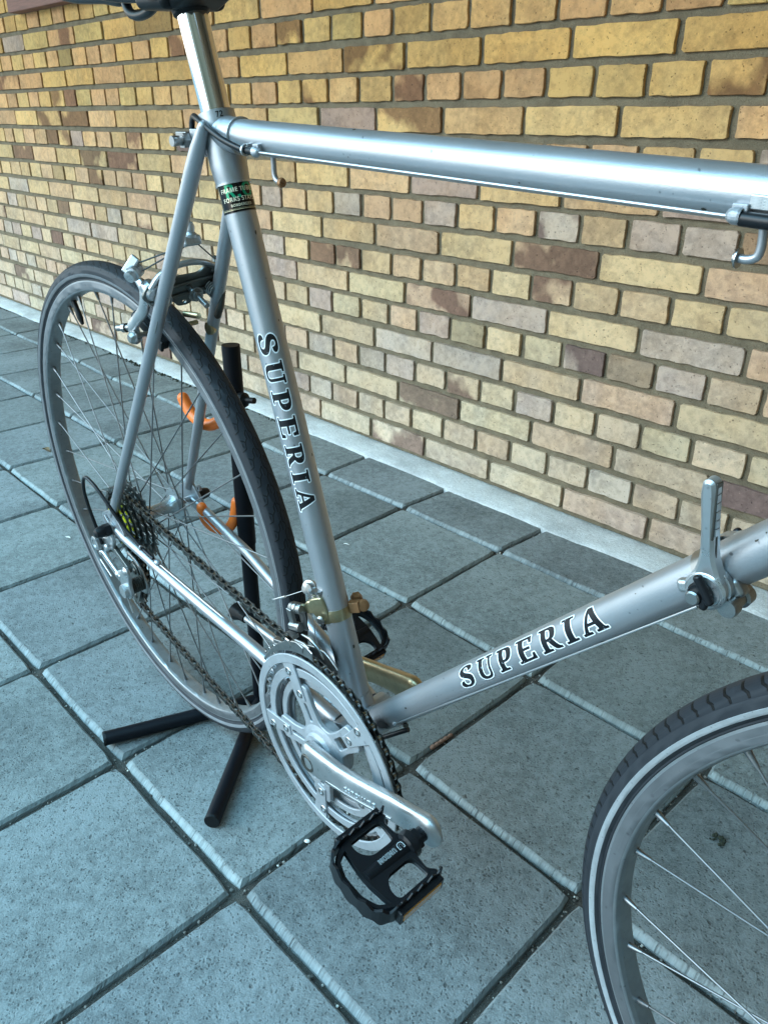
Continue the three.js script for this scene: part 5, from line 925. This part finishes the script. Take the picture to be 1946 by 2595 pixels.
    part('block_bolt', M(rod(c.clone().add(V(0, 0, 0.006 * s)), c.clone().add(V(0, 0, 0.022 * s)), 0.0028), lathe((s > 0 ? P(0.1240, 0.2800, 0.0340) : pe.clone()).add(V(0, 0, 0.004 * s)), V(0, 0, s), [[0.0001, -0.004], [0.0070, -0.004], [0.0078, -0.001], [0.0066, 0.003], [0.0044, 0.0058], [0.0001, 0.0068]], 20), s > 0 ? M(rod(P(0.122, 0.2905, 0.034), P(0.0917, 0.2853, 0.040), 0.0036, { n: 14 }), lathe(P(0.108, 0.2880, 0.0368), V(-1, -0.17, 0.2), [[0.0052, 0], [0.0052, 0.002], [0.0046, 0.003], [0.0052, 0.004], [0.0052, 0.006], [0.0040, 0.007]], 14)) : rod(P(0.1660, 0.2995, -0.022), P(0.142, 0.2985, -0.018), 0.0034, { n: 12 })), s > 0 ? mat.steel : mat.zinc, brk);
  }
  // cable end clamp on the near arm and straddle wire up to the yoke
  part('cable_clamp', M(box(W(0.0475, 0.0160, -0.036), 0.006, 0.020, 0.010, V(0.6, 0.3, 0.75), V(0.55, 0.8, -0.2), 0.0015), lathe(W(0.0470, 0.0105, -0.031), V(0.35, -0.35, 0.86), [[0.0072, -0.008], [0.0072, -0.003], [0.0058, -0.002], [0.0078, -0.001], [0.0078, 0.003], [0.0060, 0.004], [0.0058, 0.0090], [0.0001, 0.0095]], 18)), mat.aluPol, brk);
  const yk = P(0.2110, 0.3880, 0.0);
  part('straddle_wire', M(rod(yk.clone().add(V(0.0045, -0.0035, -0.003)), W(-0.040, 0.0190, 0.001), 0.0008, { n: 6 }), rod(yk.clone().add(V(-0.004, -0.006, 0.003)), W(0.0465, 0.0175, -0.034), 0.0008, { n: 6 }), rod(yk.clone().add(V(-0.004, -0.006, 0.001)), W(0.0400, 0.0140, -0.027), 0.0008, { n: 6 })), mat.darkCable, brk);
  part('cable_yoke', M(box(yk.clone().add(V(0, -0.002, 0)), 0.012, 0.010, 0.020, V(1, 0.2, 0), V(-0.2, 1, 0), 0.003), lathe(yk.clone().add(V(0.001, 0.001, 0)), V(0.15, 1, 0), [[0.0001, 0], [0.0060, 0.001], [0.0062, 0.004], [0.0042, 0.006], [0.0046, 0.011], [0.0030, 0.015], [0.0001, 0.016]], 18)), mat.alu, brk);
  part('pull_wire', rod(yk.clone().add(V(0.002, 0.014, 0)), P(0.2410, 0.478, 0), 0.0008, { n: 6 }), mat.darkCable, brk);
}
// ---------------------------------------------------------------- folded kickstand
{
  const k = part('kickstand', M(sweep([P(0.140, -0.1225, -0.035), P(0.200, -0.1225, -0.035), P(0.330, -0.1180, -0.033), P(0.395, -0.105, -0.028)], [0.0052, 0.0062, 0.0072, 0.0080], { n: 18 }), box(P(0.398, -0.098, -0.010), 0.034, 0.020, 0.046, V(1, -0.15, 0), V(0.15, 1, 0), 0.004)), mat.aluPol, bike);
  part('rubber_foot', lathe(P(0.1535, -0.1225, -0.035), V(-1, 0, 0), [[0.0050, 0], [0.0074, 0.0005], [0.0076, 0.009], [0.0092, 0.015], [0.0125, 0.022], [0.0130, 0.0265], [0.0095, 0.0290], [0.0001, 0.0295]], 26), mat.matBlack, k);
}

// ---------------------------------------------------------------- the stand that holds the rear wheel
{
  const st = thing('bicycle_stand', 'black tubular stand with orange rubber hooks holding up the rear of the bicycle', 'bike stand');
  const base = V(0.345, 0, 0.675); st.position.copy(base);
  const q = (x, y, z) => V(x - base.x, y - base.y, z - base.z);
  part('post', M(sweep([q(0.343, 0.012, 0.674), q(0.346, 0.583, 0.676)], 0.0110, { n: 28 }), sweep([q(0.3445, 0.30, 0.6752), q(0.346, 0.586, 0.676), q(0.346, 0.5885, 0.676)], [0.0126, 0.0126, 0.0126, 0.0118], { n: 32 })), mat.stand, st);
  const legs = [[[0.338, 0.0125, 0.705], [0.2546, 0.0125, 0.8985]], [[0.375, 0.0125, 0.680], [0.5000, 0.0125, 0.8680]], [[0.343, 0.0125, 0.672], [0.343, 0.0125, 0.47]]];
  for (const [a, b] of legs.slice(0, 2)) { const A = q(0.3445, 0.0125, 0.676), Bq = q(...b), l = part('leg', sweep([A, Bq], 0.0108, { n: 24 }), mat.stand, st), d = Bq.clone().sub(A).normalize(); part('leg_plug', lathe(Bq.clone().addScaledVector(d, -0.004), d, [[0.0111, 0], [0.0112, 0.0028], [0.0104, 0.0046], [0.0001, 0.0048]], 24), mat.matBlack, l); }
  part('clamp_knob', M(lathe(q(0.357, 0.518, 0.676), V(0.97, 0.14, -0.2), [[0.0001, 0], [0.0100, 0], [0.0108, 0.003], [0.0095, 0.009], [0.0050, 0.012], [0.0040, 0.013], [0.0040, 0.026], [0.0001, 0.0265]], 20)), mat.matBlack, st);
  // arms and hooks, given in the bicycle's own axes
  const bq = (x, y, w) => bike.localToWorld(P(x, y, w)).sub(base);
  bike.updateMatrixWorld(true);
  const up = [bq(0.0225, 0.158, -0.060), bq(0.0290, 0.1495, -0.060), bq(0.0400, 0.1390, -0.0605), bq(0.0570, 0.1325, -0.062), bq(0.0760, 0.1325, -0.066), bq(0.0900, 0.1410, -0.074), bq(0.0960, 0.1500, -0.085), bq(0.0965, 0.1530, -0.098)];
  const arm1 = part('hook_arm', sweep(curve(up, 40), 0.0052, { n: 12 }), mat.steel, st); part('orange_sleeve', sweep(curve(up.slice(0, 7), 40), 0.0078, { n: 18, dome: true }), mat.orange, arm1);
  const lo = [bq(0.0330, -0.0020, -0.056), bq(0.0325, -0.0120, -0.057), bq(0.0350, -0.0280, -0.061), bq(0.0440, -0.0370, -0.068), bq(0.0580, -0.0360, -0.076), bq(0.0660, -0.0250, -0.083), bq(0.0690, -0.0080, -0.088), bq(0.0710, 0.0080, -0.091), bq(0.0725, 0.0150, -0.093)];
  const arm2 = part('hook_arm', sweep(curve(lo, 44), 0.0048, { n: 12 }), mat.steel, st); part('orange_sleeve', sweep(curve(lo.slice(0, 8), 40), 0.0074, { n: 18, dome: true }), mat.orange, arm2);
}

// ---------------------------------------------------------------- small things lying on the paving
{
  const R = rng(31);
  const leafGeo = (l, w, curl, seed) => { const r = rng(seed), pos = [], idx = [], n = 9; for (let i = 0; i <= n; i++) { const t = i / n, h = w * Math.sin(Math.PI * Math.pow(t, 0.8)) * (0.85 + 0.3 * r()); for (let k = -2; k <= 2; k++) pos.push((t - 0.5) * l, curl * (k * k / 4) + curl * 0.6 * Math.sin(t * 4) + 0.0012, k / 2 * h); } for (let i = 0; i < n; i++) for (let k = 0; k < 4; k++) { const a = i * 5 + k, b = a + 5; idx.push(a, a + 1, b, a + 1, b + 1, b); } const g = new THREE.BufferGeometry(); g.setAttribute('position', new THREE.Float32BufferAttribute(pos, 3)); g.setIndex(idx); g.computeVertexNormals(); return fin(g); };
  const lay = (name, g, m, x, y, z, turn, label, cat) => { const o = part(numbered(name), g, m); o.position.set(x, y, z); o.rotation.y = turn; tag(o, label, cat); };
  lay('petal', leafGeo(0.016, 0.0036, 0.0008, 3), mat.white, -0.415, 0.001, 0.653, 0.35, 'small white petal on the slab left of the rear gear changer', 'petal');
  lay('petal', leafGeo(0.014, 0.0018, 0.0015, 5), mat.white, 0.0425, 0.001, 0.223, 0.5, 'thin white sliver on the slab beside the upright seat tube', 'petal');
  lay('fallen_leaf', leafGeo(0.028, 0.009, 0.004, 7), mat.leaf, -0.957, 0.001, 0.470, 0.2, 'dark curled leaf on the slab at the left behind the rear wheel', 'leaf');
  lay('dried_stalk', (() => { const g = []; for (let k = 0; k < 5; k++) g.push(sweep([V(k * 0.0092, 0.001, 0), V(k * 0.0092 + 0.004, 0.0022, 0.0004), V(k * 0.0092 + 0.0086, 0.001, 0)], [0.0024, 0.0040 - k * 0.0002, 0.0026], { n: 10 })); return M(g); })(), mat.brownLeaf, 0.5985, -0.0035, 0.548, Math.PI / 2 - 0.05, 'reddish brown dried stalk lying in the joint below the down tube', 'stalk');
  lay('pebble', new THREE.IcosahedronGeometry(0.0042, 1).scale(1, 0.5, 0.7), mat.white, 0.6035, 0.0005, 0.7905, 0.6, 'small white stone in the slab joint below the pedal', 'pebble');
  lay('moss_tuft', (() => { const g = []; for (let k = 0; k < 26; k++) { const a = R() * 6.28, r = 0.008 * Math.sqrt(R()), s = 0.0012 + 0.0018 * R(); const q = new THREE.IcosahedronGeometry(s, 0); q.translate(r * Math.cos(a) * 1.3, s * 0.4, r * Math.sin(a)); g.push(q); } return M(g); })(), mat.moss, 0.975, 0.001, 0.402, 0, 'dark green moss speck on the slab between the front wheel spokes', 'moss');
  // weeds and dirt along the foot of the kerb, far left
  const inst = new THREE.InstancedMesh(new THREE.IcosahedronGeometry(1, 0), mat.moss, 900), mm = new THREE.Matrix4(), qq = new THREE.Quaternion();
  for (let k = 0; k < 900; k++) { const x = -3.4 + 2.75 * R(), c = 0.5 + 0.5 * Math.sin(x * 5.3) * Math.sin(x * 2.1 + 1), s = (0.001 + 0.0042 * R() ** 2) * (0.35 + c); qq.setFromEuler(new THREE.Euler(R() * 6, R() * 6, R() * 6)); mm.compose(V(x, 0.000 + s * 0.3, KZ + 0.003 + (R() ** 2) * 0.014 * (0.4 + c)), qq, V(s, s * 0.7, s)); inst.setMatrixAt(k, mm); }
  inst.name = 'kerb_weeds'; shadow(inst); tag(inst, 'dark moss and dirt along the foot of the kerb', null, null, 'stuff'); scene.add(inst);
}
renderer.render(scene, camera);
